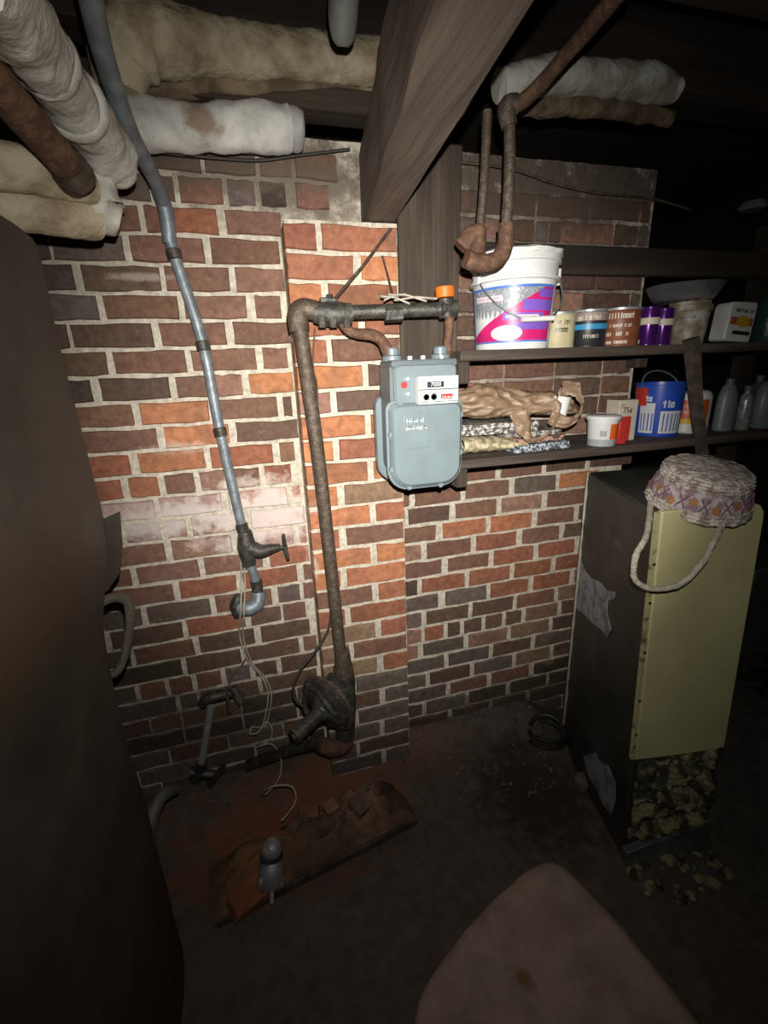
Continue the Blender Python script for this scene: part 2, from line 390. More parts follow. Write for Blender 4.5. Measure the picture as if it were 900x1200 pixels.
PL = {-11: [(338,371,'R'),(376,454,'R')], -10: [(341,415,'R'),(422,456,'O')], -9: [(340,378,'O'),(384,456,'R')], -8: [(342,421,'R'),(427,459,'R')],
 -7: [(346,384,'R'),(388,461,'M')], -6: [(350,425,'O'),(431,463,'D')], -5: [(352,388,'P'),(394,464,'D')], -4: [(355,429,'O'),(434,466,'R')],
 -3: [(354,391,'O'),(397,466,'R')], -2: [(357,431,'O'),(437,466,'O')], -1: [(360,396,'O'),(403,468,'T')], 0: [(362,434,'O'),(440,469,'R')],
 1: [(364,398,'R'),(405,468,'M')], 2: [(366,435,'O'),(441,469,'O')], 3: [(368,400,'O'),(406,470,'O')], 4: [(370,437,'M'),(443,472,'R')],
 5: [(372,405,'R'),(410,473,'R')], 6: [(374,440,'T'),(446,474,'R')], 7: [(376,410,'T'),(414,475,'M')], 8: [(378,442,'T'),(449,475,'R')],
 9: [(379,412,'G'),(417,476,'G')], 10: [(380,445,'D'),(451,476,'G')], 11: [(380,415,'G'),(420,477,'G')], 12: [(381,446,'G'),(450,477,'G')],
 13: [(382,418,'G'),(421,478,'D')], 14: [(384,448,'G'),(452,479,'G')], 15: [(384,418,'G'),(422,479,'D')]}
def pil_row(k, it):
    z = Z0-.07*k
    for n_, (a, b_, c) in enumerate(it):
        x0 = PX0-.003 if n_ == 0 else xw(a, z-.035, YP)+.002
        x1 = PX1-.001 if n_ == len(it)-1 else xw(b_, z-.035, YP)-.002
        brick(wc, x0, x1, z-.065, z-.005, YP, c, rng)
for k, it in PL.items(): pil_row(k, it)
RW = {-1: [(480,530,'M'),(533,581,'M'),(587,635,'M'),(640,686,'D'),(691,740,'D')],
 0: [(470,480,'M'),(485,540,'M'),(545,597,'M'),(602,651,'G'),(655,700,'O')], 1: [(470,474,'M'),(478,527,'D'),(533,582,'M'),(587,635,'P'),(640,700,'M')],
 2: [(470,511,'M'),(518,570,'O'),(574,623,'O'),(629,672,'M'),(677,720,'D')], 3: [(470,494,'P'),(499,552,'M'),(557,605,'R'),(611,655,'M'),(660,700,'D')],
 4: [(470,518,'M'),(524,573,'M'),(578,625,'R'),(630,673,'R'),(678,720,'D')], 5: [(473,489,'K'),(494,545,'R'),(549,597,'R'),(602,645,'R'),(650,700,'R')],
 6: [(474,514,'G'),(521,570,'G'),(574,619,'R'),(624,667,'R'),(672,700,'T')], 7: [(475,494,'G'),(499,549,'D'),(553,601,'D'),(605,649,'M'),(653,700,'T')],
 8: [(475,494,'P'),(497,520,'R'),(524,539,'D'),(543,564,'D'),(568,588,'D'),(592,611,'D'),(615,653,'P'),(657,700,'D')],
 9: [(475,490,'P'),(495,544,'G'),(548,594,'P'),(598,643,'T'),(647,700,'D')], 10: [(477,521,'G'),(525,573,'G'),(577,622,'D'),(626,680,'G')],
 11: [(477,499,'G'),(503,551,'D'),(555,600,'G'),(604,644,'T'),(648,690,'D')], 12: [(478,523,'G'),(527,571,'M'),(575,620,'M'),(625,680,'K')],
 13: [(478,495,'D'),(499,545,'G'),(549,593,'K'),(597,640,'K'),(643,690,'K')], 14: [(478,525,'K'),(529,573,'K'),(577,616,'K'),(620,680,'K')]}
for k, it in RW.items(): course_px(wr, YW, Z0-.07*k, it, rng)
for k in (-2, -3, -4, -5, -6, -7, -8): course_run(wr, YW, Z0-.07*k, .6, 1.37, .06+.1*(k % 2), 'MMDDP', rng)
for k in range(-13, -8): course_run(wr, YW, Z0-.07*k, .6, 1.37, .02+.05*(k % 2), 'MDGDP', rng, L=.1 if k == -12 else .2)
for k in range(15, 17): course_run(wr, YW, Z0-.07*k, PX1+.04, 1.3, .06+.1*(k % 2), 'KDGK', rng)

# --- floor: trodden earth and cement, heaped against the wall
def fh(x, y):
    t = max(0, min(1, (y-1.10)/.32)); t = t*t*(3-2*t)
    e = .13*t*(1 if x < 1.0 else max(0, 1-(x-1.0)*4)) if y < 1.6 else 0
    return e + noise.fractal(V((x*5, y*5, 0)), 1, 2, 5)*.008 + (noise.fractal(V((x*18, y*18, 3)), 1, 2, 4)*.007 if .95 < y < 1.6 else 0)
b = B(); b.grid(lambda u, v: V((-2+5.2*u, -1.6+3.25*v, fh(-2+5.2*u, -1.6+3.25*v))), 260, 180)
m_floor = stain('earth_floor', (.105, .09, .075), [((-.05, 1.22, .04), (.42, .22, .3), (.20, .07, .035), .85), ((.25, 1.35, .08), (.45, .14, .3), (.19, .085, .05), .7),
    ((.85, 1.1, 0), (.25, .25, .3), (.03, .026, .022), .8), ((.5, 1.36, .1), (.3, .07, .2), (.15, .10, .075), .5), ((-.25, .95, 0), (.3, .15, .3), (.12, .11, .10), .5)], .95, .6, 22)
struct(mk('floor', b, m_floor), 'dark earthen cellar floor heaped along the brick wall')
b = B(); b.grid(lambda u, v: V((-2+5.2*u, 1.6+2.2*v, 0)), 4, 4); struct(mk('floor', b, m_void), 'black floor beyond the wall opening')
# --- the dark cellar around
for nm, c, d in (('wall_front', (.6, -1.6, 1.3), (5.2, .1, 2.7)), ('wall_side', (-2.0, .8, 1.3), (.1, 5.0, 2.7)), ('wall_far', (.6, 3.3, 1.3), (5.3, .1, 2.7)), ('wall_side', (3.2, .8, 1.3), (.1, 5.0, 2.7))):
    b = B(); b.box(c, d); struct(mk(nm, b, m_void), 'near-black cellar wall lost in the dark')
b = B(); b.box((.6, .85, 2.56), (5.3, 5.0, .04)); ceil = struct(mk('ceiling', b, m_joist), 'dark board ceiling of the cellar')
for i in range(16):
    x = -.95+i*.145
    b = B(); b.box((x, .8, 2.531), (.138, 4.0, .02)); mk('plank', b, m_joist, ceil, bevel=.003)
# joists, running along the wall
for i, (y, lab) in enumerate(((1.46, 'ceiling joist lying on top of the brick wall'), (1.06, 'ceiling joist crossing above the white pipes'), (.62, 'ceiling joist nearest the camera'))):
    b = B(); b.grid
    for seg in [(-1.9, 2.9)]:
        b.box(((seg[0]+seg[1])/2, y, 2.42), (seg[1]-seg[0], .06 if i else .10, .2))
    tag(mk('ceiling_joist', b, m_joist, loc=(0, y, 2.32), bevel=.004), lab, 'joist')
b = B(); b.box((-.36, 1.40, 2.20), (1.7, .08, .05)); tag(mk('sill_plate', b, m_joist, loc=(-.3, 1.40, 2.17), bevel=.004), 'dark sill board lying on the left brick wall under the lagged pipes', 'timber')

# --- big beam
ZB = 1.93
e0 = az(428, 264, ZB); e1 = az(515, 0, ZB); g0 = az(462, 264, ZB); g1 = az(632, 0, ZB)
dirb = ((e1-e0).normalized()+(g1-g0).normalized()).normalized()
def lerp(a, b, t): return a+(b-a)*t
eA, eB = e0+(e0-e1)*.12, e0+(e1-e0)*1.5
gA, gB = g0+(g0-g1)*.12, g0+(g1-g0)*1.5
H = .19
b = B(); n = 24
rings = []
for i in range(n+1):
    t = i/n; L_ = lerp(eA, eB, t); R_ = lerp(gA, gB, t); k = .006*noise.noise(V((t*9, 1, 2)))
    rings += [L_+V((.006, 0, 0)), L_+V((-.002+k, 0, .008)), L_+V((k, 0, H)), R_+V((0, 0, H)), R_+V((k, 0, .008)), R_+V((-.006, 0, 0)), lerp(L_, R_, .5)+V((0, 0, k))]
b.add(rings, [(i*7+k, i*7+(k+1)%7, (i+1)*7+(k+1)%7, (i+1)*7+k) for i in range(n) for k in range(7)]+[tuple(range(7)), tuple(n*7+k for k in range(7))])
m_beam = mat('hewn_beam', (.14, .108, .085), .7, 0, .4, 20, .45, col2=(.07, .052, .04), mixlo=.38, mixhi=.66, bscale=60, st=(1, .07, 1))
tag(mk('ceiling_beam', b, m_beam, loc=eA, bevel=0), 'massive squared timber beam resting on the brick pier and running overhead', 'beam')
# --- timber post beside the pier
b = B(); pz0, pz1 = 1.30, 2.12
b.hexa([V((PX1+.004, YP+.0, pz0)), V((.605, YP+.0, pz0)), V((.605, 1.44, pz0)), V((PX1+.004, 1.44, pz0))],
       [V((PX1+.004, YP+.0, pz1)), V((.622, YP+.0, pz1)), V((.622, 1.44, pz1)), V((PX1+.004, 1.44, pz1))])
tag(mk('wooden_post', b, m_wood, loc=(.52, YP, pz0), bevel=.006), 'wide dark wooden post behind the gas meter, beside the brick pier', 'post')
# --- header timber above upper shelf
zh = (at(680, 288, 1.41).z+at(680, 320, 1.41).z)/2
b = B(); b.box((1.30, 1.43, zh), (1.34, .04, .085)); tag(mk('timber_header', b, m_joist, loc=(1.2, 1.43, zh-.04), bevel=.006), 'black horizontal timber above the upper shelf', 'timber')

m_lagst = stain('stained_lagging', (.58, .57, .53), [(tuple(at(238, 140, 1.29)), (.05, .1, .035), (.22, .14, .08), .8)], .85, .5, 14)
# ================================================================== PIPES OVERHEAD
def lag(name, pts, rad, m, label, amt=.006, n=28, res=10, fr=18, wraps=None):
    r_ = thing(name, label, 'pipe', pts[0])
    b = B(); b.tube(pts, rad, n, amt, fr, res); mk('lagging', b, m, r_, smooth=60)
    if wraps:
        for (p, d, rr, w_) in wraps:
            b = B(); d = V(d).normalized(); b.tube([p-d*w_/2, p+d*w_/2], [rr, rr], n, .003, 30, 3); mk('band', b, MC['white_lagging'], r_, smooth=60)
    return r_
P0 = [at(-50, -60, .62), at(12, 20, .78), at(54, 75, .90), at(98, 140, 1.04), at(126, 178, 1.14), at(138, 200, 1.19)]
t = lag('lagged_pipe', P0, [.042, .043, .042, .047, .051, .036], m_lag, 'thick white lagged pipe slanting down from the top left corner', .009)
b = B()
pc = at(50, 68, .89); dd = (P0[2]-P0[1]).normalized(); b.tube([pc-dd*.012, pc-dd*.004, pc+dd*.004, pc+dd*.012], [.042, .0475, .0475, .042], 28, .003, 30, 2)
mk('wrap_seam', b, m_lag, t, smooth=60); b = B()
pc = at(85, 122, .995); b.tube([pc-dd*.012, pc-dd*.004, pc+dd*.004, pc+dd*.012], [.044, .051, .051, .044], 28, .003, 30, 2)
mk('wrap_seam', b, m_lag, t, smooth=60)
# upper elbow and tan run
lag('lagged_pipe', [at(140, 108, 1.30), at(140, 72, 1.30), at(158, 50, 1.30), at(190, 48, 1.31), at(300, 62, 1.34), at(445, 74, 1.36)], [.045, .062, .07, .062, .047, .047], m_lag2,
    'tan lagged pipe with a swollen white elbow, highest on the left wall', .008)
lag('lagged_pipe', [at(170, 96, 1.37), at(260, 98, 1.38), at(440, 112, 1.40)], [.026, .036, .033], m_lag3, 'brown tan lagged pipe tucked between the upper and the white pipe', .006)
b = B(); b.tube([at(180, 118, 1.405), at(300, 125, 1.41), at(440, 135, 1.42)], .018, 12, .002, 20, 6); tag(mk('iron_pipe', b, m_rust, loc=at(300, 125, 1.41)), 'thin brown pipe running just above the white lagged pipe', 'pipe')
t = lag('lagged_pipe', [at(100, 130, 1.30), at(140, 142, 1.31), at(170, 146, 1.32), at(240, 150, 1.335), at(300, 150, 1.345), at(338, 152, 1.35)], [.05, .052, .05, .047, .052, .05], m_lagst, 'white lagged pipe with a brown stain and a cut end, lowest above the left wall', .007)
b = B(); b.tube([at(334, 152, 1.35), at(342, 152, 1.35), at(352, 156, 1.35), at(356, 157, 1.35)], [.045, .047, .043, .03], 24, .002, 30, 4); mk('end_cap', b, mat('cap_grey', (.38, .37, .35), .7), t, smooth=60)
b = B()
pc = at(238, 140, 1.29)
# left pipes
lag('lagged_pipe', [at(-60, 190, .98), at(20, 198, 1.02), at(60, 207, 1.05), at(105, 222, 1.10)], [.034, .036, .034, .030], m_lag2, 'tan lagged pipe entering at the left edge, upper of the two level ones', .005)
t = lag('lagged_pipe', [at(-60, 238, 1.02), at(10, 244, 1.05), at(80, 252, 1.10), at(112, 256, 1.13)], [.036, .037, .038, .036], m_lag2, 'tan lagged pipe entering at the left edge, lower of the two level ones', .005)
b = B(); b.tube([at(112, 200, 1.15), at(112, 228, 1.14), at(118, 250, 1.14), at(140, 262, 1.15)], [.030, .042, .046, .022], 24, .010, 22, 6); mk('elbow_wrap', b, m_lag, t, smooth=60)
# rusty pipe over them
t = thing('iron_pipe', 'brown rusty pipe slanting across the lagged pipes at the left edge', 'pipe', at(90, 205, 1.0))
b = B(); b.tube([at(-40, 55, .78), at(30, 138, .90), at(88, 205, 1.0)], .026, 16, .002, 20, 6); mk('tube', b, m_rust2, t)
b = B(); b.tube([at(80, 195, .985), at(90, 208, 1.0), at(97, 218, 1.01)], [.030, .031, .026], 16, .002, 20, 3); mk('end_fitting', b, m_rust, t)
# hanging grey end at the top
b = B(); b.tube([at(405, -40, 1.02), at(402, 20, 1.05), at(402, 45, 1.06), at(402, 55, 1.065)], [.028, .028, .022, .010], 16, .001, 20, 3); tag(mk('hanging_pipe', b, mat('pale_green_grey', (.20, .21, .19), .6), loc=at(402, 20, 1.05)), 'grey green pipe end hanging beside the big beam', 'pipe')
# thin cable under the white pipe
b = B(); b.tube([at(180, 178, 1.40), at(230, 183, 1.40), at(300, 188, 1.42), at(350, 182, 1.42), at(410, 175, 1.42)], .004, 8, 0, 1, 6); tag(mk('cable', b, m_cable, loc=at(230, 183, 1.40)), 'thin dark cable strung under the white lagged pipe', 'cable')

# --- right of beam
t = lag('lagged_pipe', [at(585, 102, 1.30), at(640, 88, 1.31), at(700, 92, 1.33), at(760, 98, 1.35), at(790, 106, 1.36)], [.035, .044, .043, .046, .032], m_lag, 'short white lagged pipe right of the big beam', .006)
b = B(); b.tube([at(600, 122, 1.34), at(680, 122, 1.36), at(755, 132, 1.38), at(785, 142, 1.38)], [.028, .034, .026, .018], 20, .010, 20, 6); mk('torn_lining', b, m_lag3, t, smooth=60)
t = thing('iron_pipe', 'rusty pipe coming down from the ceiling and turning down right of the beam', 'pipe', at(597, 290, 1.09))
b = B(); b.tube([at(735, -20, .82), at(680, 45, .95), at(625, 108, 1.06), at(604, 124, 1.085)], .015, 14, .001, 20, 5); mk('slanting_run', b, m_rust2, t)
b = B(); b.tube([at(606, 122, 1.085), at(594, 126, 1.09), at(597, 148, 1.09)], [.019, .021, .018], 16, .001, 20, 5); mk('elbow', b, m_rust, t)
b = B(); b.tube([at(597, 140, 1.09), at(597, 200, 1.09), at(592, 285, 1.09)], .013, 14, .001, 20, 5); mk('drop', b, m_rust, t)
b = B(); b.tube([at(593, 262, 1.09), at(592, 285, 1.09), at(584, 303, 1.09), at(565, 309, 1.09), at(546, 303, 1.09)], [.018, .020, .019, .021, .020], 16, .003, 25, 5); mk('bend', b, m_rust2, t)
t = thing('iron_pipe', 'thinner rusty pipe dropping behind the beam to the cluster of fittings', 'pipe', at(566, 285, 1.12))
b = B(); b.tube([at(571, 130, 1.12), at(568, 200, 1.12), at(561, 290, 1.11)], .0105, 12, .001, 20, 5); mk('tube', b, m_rust, t)
b = B(); b.tube([at(561, 268, 1.11), at(560, 300, 1.10)], [.017, .020], 14, .003, 30, 4); b.tube([at(540, 290, 1.12), at(552, 276, 1.115), at(565, 272, 1.11)], [.020, .021, .016], 14, .004, 30, 4); mk('tee_fitting', b, m_rust2, t)
b = B(); b.tube([at(540, 190, 1.40), at(600, 198, 1.40), at(650, 215, 1.41), at(700, 226, 1.41), at(760, 232, 1.42), at(810, 246, 1.42)], .004, 8, 0, 1, 6); tag(mk('cable', b, m_rust, loc=at(650, 215, 1.41)), 'thin brown cable drooping across the wall above the black timber', 'cable')
# pale dish far in the dark
b = B(); b.lathe([(0.001, .02), (.05, .02), (.062, .0), (.05, -.012)], at(882, 243, 1.9), 24); tag(mk('lamp_shade', b, mat('dull_teal', (.30, .38, .38), .5), loc=at(882, 243, 1.9)), 'pale oval shade hanging in the dark at the right edge', 'lamp')

# ================================================================== CONDUIT WITH VALVE
t = thing('water_pipe', 'galvanised pipe running down the brick wall with a black stop valve', 'pipe', at(300, 690, 1.40))
b = B(); b.tube([at(100, -30, .98), at(120, 60, 1.08), at(150, 150, 1.19), at(182, 212, 1.33), at(193, 240, 1.385)], [.019, .0185, .018, .0165, .015], 16, .0006, 20, 6); mk('upper_tube', b, m_galv, t)
b = B(); b.tube([at(186, 222, 1.38), at(195, 250, 1.39), at(199, 285, 1.40)], [.018, .0175, .017], 16, .0006, 20, 4); mk('elbow', b, m_galv, t)
cp = [(204, 298), (238, 405), (258, 506), (284, 618)]
b = B(); b.tube([at(198, 270, 1.40), at(204, 298, 1.405), at(237, 400, 1.41), at(258, 506, 1.41), at(286, 628, 1.41)], .0145, 16, .0004, 20, 4); mk('tube', b, m_galv, t)
for i, (x, y) in enumerate(cp):
    d = (at(x+5, y+20, 1.41)-at(x, y, 1.41)).normalized(); p = at(x, y, 1.405)
    b = B(); b.tube([p-d*.013, p-d*.011, p+d*.011, p+d*.013], [.014, .0185, .0185, .014], 16); mk('coupling', b, m_iron, t)
v0 = at(289, 640, 1.405)
b = B(); b.tube([at(287, 622, 1.405), at(289, 640, 1.405), at(292, 662, 1.405)], [.02, .029, .021], 16, .001, 30, 3); b.tube([v0, at(305, 646, 1.39), at(318, 643, 1.38), at(328, 641, 1.37)], [.027, .022, .016, .009], 14, .001, 40, 3)
mk('valve_body', b, m_iron, t)
b = B(); hp = at(334, 642, 1.365); b.tube([at(332, 626, 1.365), hp, at(338, 656, 1.365)], [.005, .007, .005], 8); b.tube([at(326, 642, 1.37), at(337, 641, 1.363)], .006, 8); mk('valve_handle', b, m_iron, t)
b = B(); b.tube([at(293, 660, 1.41), at(299, 678, 1.41), at(302, 694, 1.41)], .0145, 14); mk('short_tube', b, m_galv, t)
b = B(); b.tube([at(300, 680, 1.41), at(302, 692, 1.41)], .0185, 14); mk('coupling', b, m_iron, t)
b = B(); b.tube([at(303, 694, 1.41), at(302, 706, 1.40), at(292, 713, 1.39), at(280, 712, 1.40)], [.020, .024, .024, .021], 16, .001, 30, 5); mk('bend', b, m_galv, t)
b = B(); b.tube([at(281, 697, 1.41), at(277, 708, 1.405), at(279, 722, 1.41)], [.012, .022, .014], 12, .003, 40, 3); mk('flange', b, m_iron, t)

# lower left tap assembly
t = thing('drain_pipe', 'short bright steel pipe with a dark tap at the foot of the brick wall', 'pipe', at(240, 905, 1.36))
b = B(); b.tube([at(247, 828, 1.37), at(235, 900, 1.36)], .0125, 16); mk('tube', b, m_steel, t)
b = B(); b.tube([at(236, 826, 1.375), at(245, 818, 1.375), at(262, 814, 1.375), at(272, 812, 1.375)], [.016, .02, .018, .016], 14, .001, 30, 4); b.tube([at(272, 806, 1.375), at(282, 819, 1.365)], [.015, .018], 12); mk('tap_body', b, m_iron, t)
b = B(); b.tube([at(266, 812, 1.36), at(269, 835, 1.36)], .006, 10); b.tube([at(276, 814, 1.36), at(283, 824, 1.355)], .012, 10); mk('tap_lever', b, m_rust, t)
b = B(); b.tube([at(237, 893, 1.36), at(233, 904, 1.36), at(229, 912, 1.36)], [.018, .021, .02], 14, .002, 30, 3); b.tube([at(246, 920, 1.34), at(262, 898, 1.34)], .011, 10); b.tube([at(222, 905, 1.36), at(250, 908, 1.35)], [.018, .016], 12); mk('floor_fitting', b, m_iron, t)

# ================================================================== GAS PIPE AND REGULATOR
t = thing('gas_riser', 'dark vertical gas pipe standing in front of the brick pier', 'pipe', at(400, 790, 1.27))
b = B(); b.tube([at(350, 372, 1.25), at(376, 560, 1.265), at(400, 775, 1.27)], .0195, 20, .0005, 20, 6); mk('tube', b, m_rust, t)
b = B(); b.tube([at(351, 388, 1.25), at(349, 370, 1.25), at(356, 362, 1.25), at(372, 365, 1.245)], [.026, .027, .026, .024], 18, .0008, 30, 5); mk('elbow', b, m_rust, t)
b = B(); b.tube([at(401, 762, 1.27), at(402, 780, 1.27), at(403, 786, 1.27)], [.024, .029, .026], 18, .001, 30, 3); b.tube([at(402, 781, 1.27), at(403, 790, 1.27)], .033, 18); mk('coupling', b, m_rust, t)
# header pipe to the meter
t = thing('gas_header', 'black horizontal gas pipe with a lever cock leading to the grey meter', 'pipe', at(440, 366, 1.22))
b = B(); b.tube([at(368, 366, 1.245), at(386, 368, 1.24), at(412, 368, 1.235)], [.024, .03, .026], 16, .003, 30, 4)
for px_ in (377, 390, 406): b.tube([at(px_, 372, 1.225), at(px_+1, 384, 1.225)], [.013, .010], 10)
b.tube([at(386, 345, 1.235), at(387, 362, 1.235)], [.008, .016], 10); mk('cock_body', b, m_iron, t)
b = B(); b.box(at(385, 352, 1.23), (.045, .02, .012)); mk('cock_lever', b, m_iron, t, bevel=.003)
b = B(); b.tube([at(412, 366, 1.235), at(530, 362, 1.19)], .0175, 14); mk('tube', b, m_iron, t)
b = B(); p = at(460, 368, 1.215); b.tube([at(451, 368, 1.215), at(471, 367, 1.21)], .022, 6); mk('union_nut', b, m_iron, t)
b = B(); b.tube([at(522, 350, 1.19), at(524, 372, 1.19)], [.018, .022], 14); b.tube([at(516, 363, 1.19), at(534, 362, 1.19)], .022, 14); mk('tee_fitting', b, m_iron, t)
b = B(); b.tube([at(521.5, 349, 1.19), at(521, 336, 1.19)], [.024, .0245], 20); mk('orange_cap', b, m_orange, t, bevel=.002)
t['label'] = 'black horizontal gas pipe with orange cap leading to the grey meter'
b = B(); b.tube([at(527, 370, 1.19), at(525, 400, 1.19), at(523, 420, 1.20), at(517, 424, 1.20)], [.013, .012, .012, .012], 12, .001, 20, 4); mk('drop_pipe', b, m_rust2, t)
b = B(); b.tube([at(400, 378, 1.235), at(412, 390, 1.235), at(432, 392, 1.22), at(446, 398, 1.20), at(454, 412, 1.19), at(455, 422, 1.19)], [.010, .013, .015, .015, .014, .014], 14, .002, 25, 5); mk('swan_neck', b, m_rust2, t)
# debris twigs/wires lying on the header and hanging
b = B(); b.tube([at(394, 348, 1.24), at(425, 312, 1.28), at(458, 268, 1.31)], .004, 8); tag(mk('tie_rod', b, m_rust, loc=at(394, 348, 1.24)), 'thin brown rod slanting from the gas cock up to the beam', 'rod')
b = B(); b.tube([at(448, 300, 1.325), at(455, 325, 1.29), at(462, 352, 1.24)], .0025, 6, 0, 1, 3); tag(mk('wire', b, m_rust, loc=at(455, 325, 1.29)), 'short wire hanging onto the black gas pipe', 'wire')
b = B()
for k, (a0_, b0_, a1_, b1_) in enumerate(((446, 347, 480, 356), (455, 345, 500, 353), (462, 352, 512, 350), (450, 352, 476, 345))): b.tube([at(a0_, b0_, 1.20), at((a0_+a1_)/2, (b0_+b1_)/2-3, 1.195), at(a1_, b1_, 1.19)], .0025, 6)
tag(mk('wire_scraps', b, m_wire, loc=at(470, 352, 1.2)), 'scraps of old wire lying on the black gas pipe', 'wire', kind='stuff')
b = B(); b.tube([at(369, 385, 1.25), at(367, 430, 1.26), at(372, 455, 1.27), at(373, 520, 1.29), at(382, 600, 1.29), at(392, 680, 1.285), at(387, 722, 1.28)], .0022, 6, 0, 1, 5); tag(mk('wire', b, m_rust2, loc=at(372, 455, 1.27)), 'thin wire strung down behind the gas riser', 'wire')
b = B(); b.tube([at(389, 718, 1.29), at(383, 742, 1.28), at(368, 765, 1.27), at(352, 785, 1.26), at(344, 805, 1.25), at(346, 820, 1.24), at(356, 828, 1.22)], .0045, 8, 0, 1, 6); tag(mk('cable', b, m_cable, loc=at(352, 785, 1.26)), 'black cable curving from the gas riser into the regulator', 'cable')

# regulator
rc = at(384, 824, 1.20); ax = V((-.74, -.62, -.12)).normalized(); Mx = axis(ax)
t = thing('gas_regulator', 'black cast iron gas regulator with a round diaphragm at the foot of the riser', 'regulator', at(398, 872, 1.27))
b = B(); b.tube([at(403, 786, 1.27), at(405, 800, 1.27), at(405, 830, 1.27), at(404, 862, 1.27)], [.031, .034, .036, .034], 16, .003, 25, 4); b.tube([at(385, 795, 1.26), at(400, 806, 1.26)], [.022, .03], 14); mk('inlet_body', b, m_iron, t)
b = B(); b.lathe([(.02, -.03), (.06, -.018), (.094, -.008), (.096, .004), (.088, .012), (.058, .022), (.034, .034), (.028, .045)], rc, 32, M=Mx); mk('diaphragm_case', b, m_iron, t)
b = B(); b.lathe([(.092, -.005), (.101, -.005), (.101, .005), (.092, .005), (.092, -.005)], rc, 28, M=Mx, capb=False, capt=False); mk('flange_ring', b, m_rust, t)
for k in range(8):
    a = k*math.pi/4; p = rc+Mx @ V((.085*math.cos(a), .085*math.sin(a), .006)); b = B(); b.cyl(p, p+ax*.012, .006, 6); mk('bolt', b, m_iron, t)
b = B(); pa = at(374, 836, 1.16); pb = pa+V((-.075, -.045, -.018)); b.tube([rc+ax*.03, pa], [.03, .025], 14); b.cyl(pa, pb, .023, 18); mk('spring_tube', b, m_iron, t)
b = B(); dd = (pb-pa).normalized(); b.cyl(pb, pb+dd*.008, .025, 18); b.cyl(pb+dd*.008, pb+dd*.014, .012, 6); mk('cap', b, m_rust, t)
b = B(); q = [rc+Mx @ V((.072*math.cos(a), .072*math.sin(a), .03+.012*math.sin(a*2))) for a in [math.radians(k) for k in range(20, 230, 20)]]; b.tube(q, .009, 10, 0, 1, 2); mk('curved_arm', b, m_iron, t)
b = B(); b.tube([at(405, 858, 1.27), at(402, 872, 1.265), at(390, 877, 1.25), at(374, 872, 1.25)], [.03, .031, .029, .024], 16, .003, 25, 5); mk('outlet_elbow', b, m_rust2, t)
b = B(); b.tube([at(374, 870, 1.25), at(350, 876, 1.30), at(322, 885, 1.34), at(290, 897, 1.38)], [.019, .019, .019, .019], 12, .001, 20, 4); tag(mk('iron_pipe', b, m_iron, loc=at(322, 885, 1.34)), 'black pipe running low along the wall left of the regulator', 'pipe')

# ================================================================== GAS METER
mx0, mx1 = .325, .525
t = thing('gas_meter', 'grey domestic gas meter with a white index panel, hanging in front of the brick pier', 'meter', ((mx0+mx1)/2, 1.19, 1.25))
def cover(x0, x1, z0, z1, rb_, rt_):
    o = []
    for (cx, cz, r_, a0_) in ((x1-rt_, z1-rt_, rt_, 0), (x0+rt_, z1-rt_, rt_, 90), (x0+rb_, z0+rb_, rb_, 180), (x1-rb_, z0+rb_, rb_, 270)):
        for k in range(7): a = math.radians(a0_+15*k); o.append((cx+r_*math.cos(a), cz+r_*math.sin(a)))
    return o
oc = cover(mx0, mx1, 1.245, 1.468, .055, .022)
b = B(); b.prism(oc, 1.105, 1.135, inset=.012); mk('front_cover', b, m_grey, t, smooth=40)
b = B(); b.prism(cover(mx0-.006, mx1+.006, 1.239, 1.474, .058, .024), 1.124, 1.133); mk('cover_rim', b, m_grey, t, bevel=.002)
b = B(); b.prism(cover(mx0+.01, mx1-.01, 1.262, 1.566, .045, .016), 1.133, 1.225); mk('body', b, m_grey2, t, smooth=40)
b = B(); b.prism(cover(mx0-.006, mx1+.006, 1.240, 1.480, .058, .024), 1.222, 1.250); mk('back_cover', b, m_grey, t, bevel=.003)
b = B(); b.prism(cover(mx0+.018, mx1-.012, 1.455, 1.560, .008, .016), 1.118, 1.135, inset=.006); mk('upper_housing', b, m_grey, t, smooth=40)
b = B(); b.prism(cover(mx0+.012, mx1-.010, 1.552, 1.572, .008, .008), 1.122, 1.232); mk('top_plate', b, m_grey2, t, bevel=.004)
for x in (mx0+.035, mx1-.03):
    b = B(); b.lathe([(.026, 0), (.026, .012), (.019, .016), (.019, .030), (.015, .034)], (x, 1.19, 1.570), 18); mk('connection_nut', b, m_grey, t)
for x in (mx0+.065, mx0+.1, mx1-.05):
    b = B(); b.cyl((x, 1.135, 1.570), (x, 1.135, 1.580), .007, 6); mk('screw', b, m_steel, t)
for x, z in ((mx0+.004, 1.30), (mx0+.004, 1.39), (mx0+.05, 1.248), (mx1-.06, 1.246), (mx1-.004, 1.33), (mx1-.004, 1.43), (mx1-.02, 1.462), (mx0+.03, 1.463)):
    b = B(); b.cyl((x, 1.127, z), (x, 1.112, z), .0075, 8); mk('screw', b, m_grey, t)
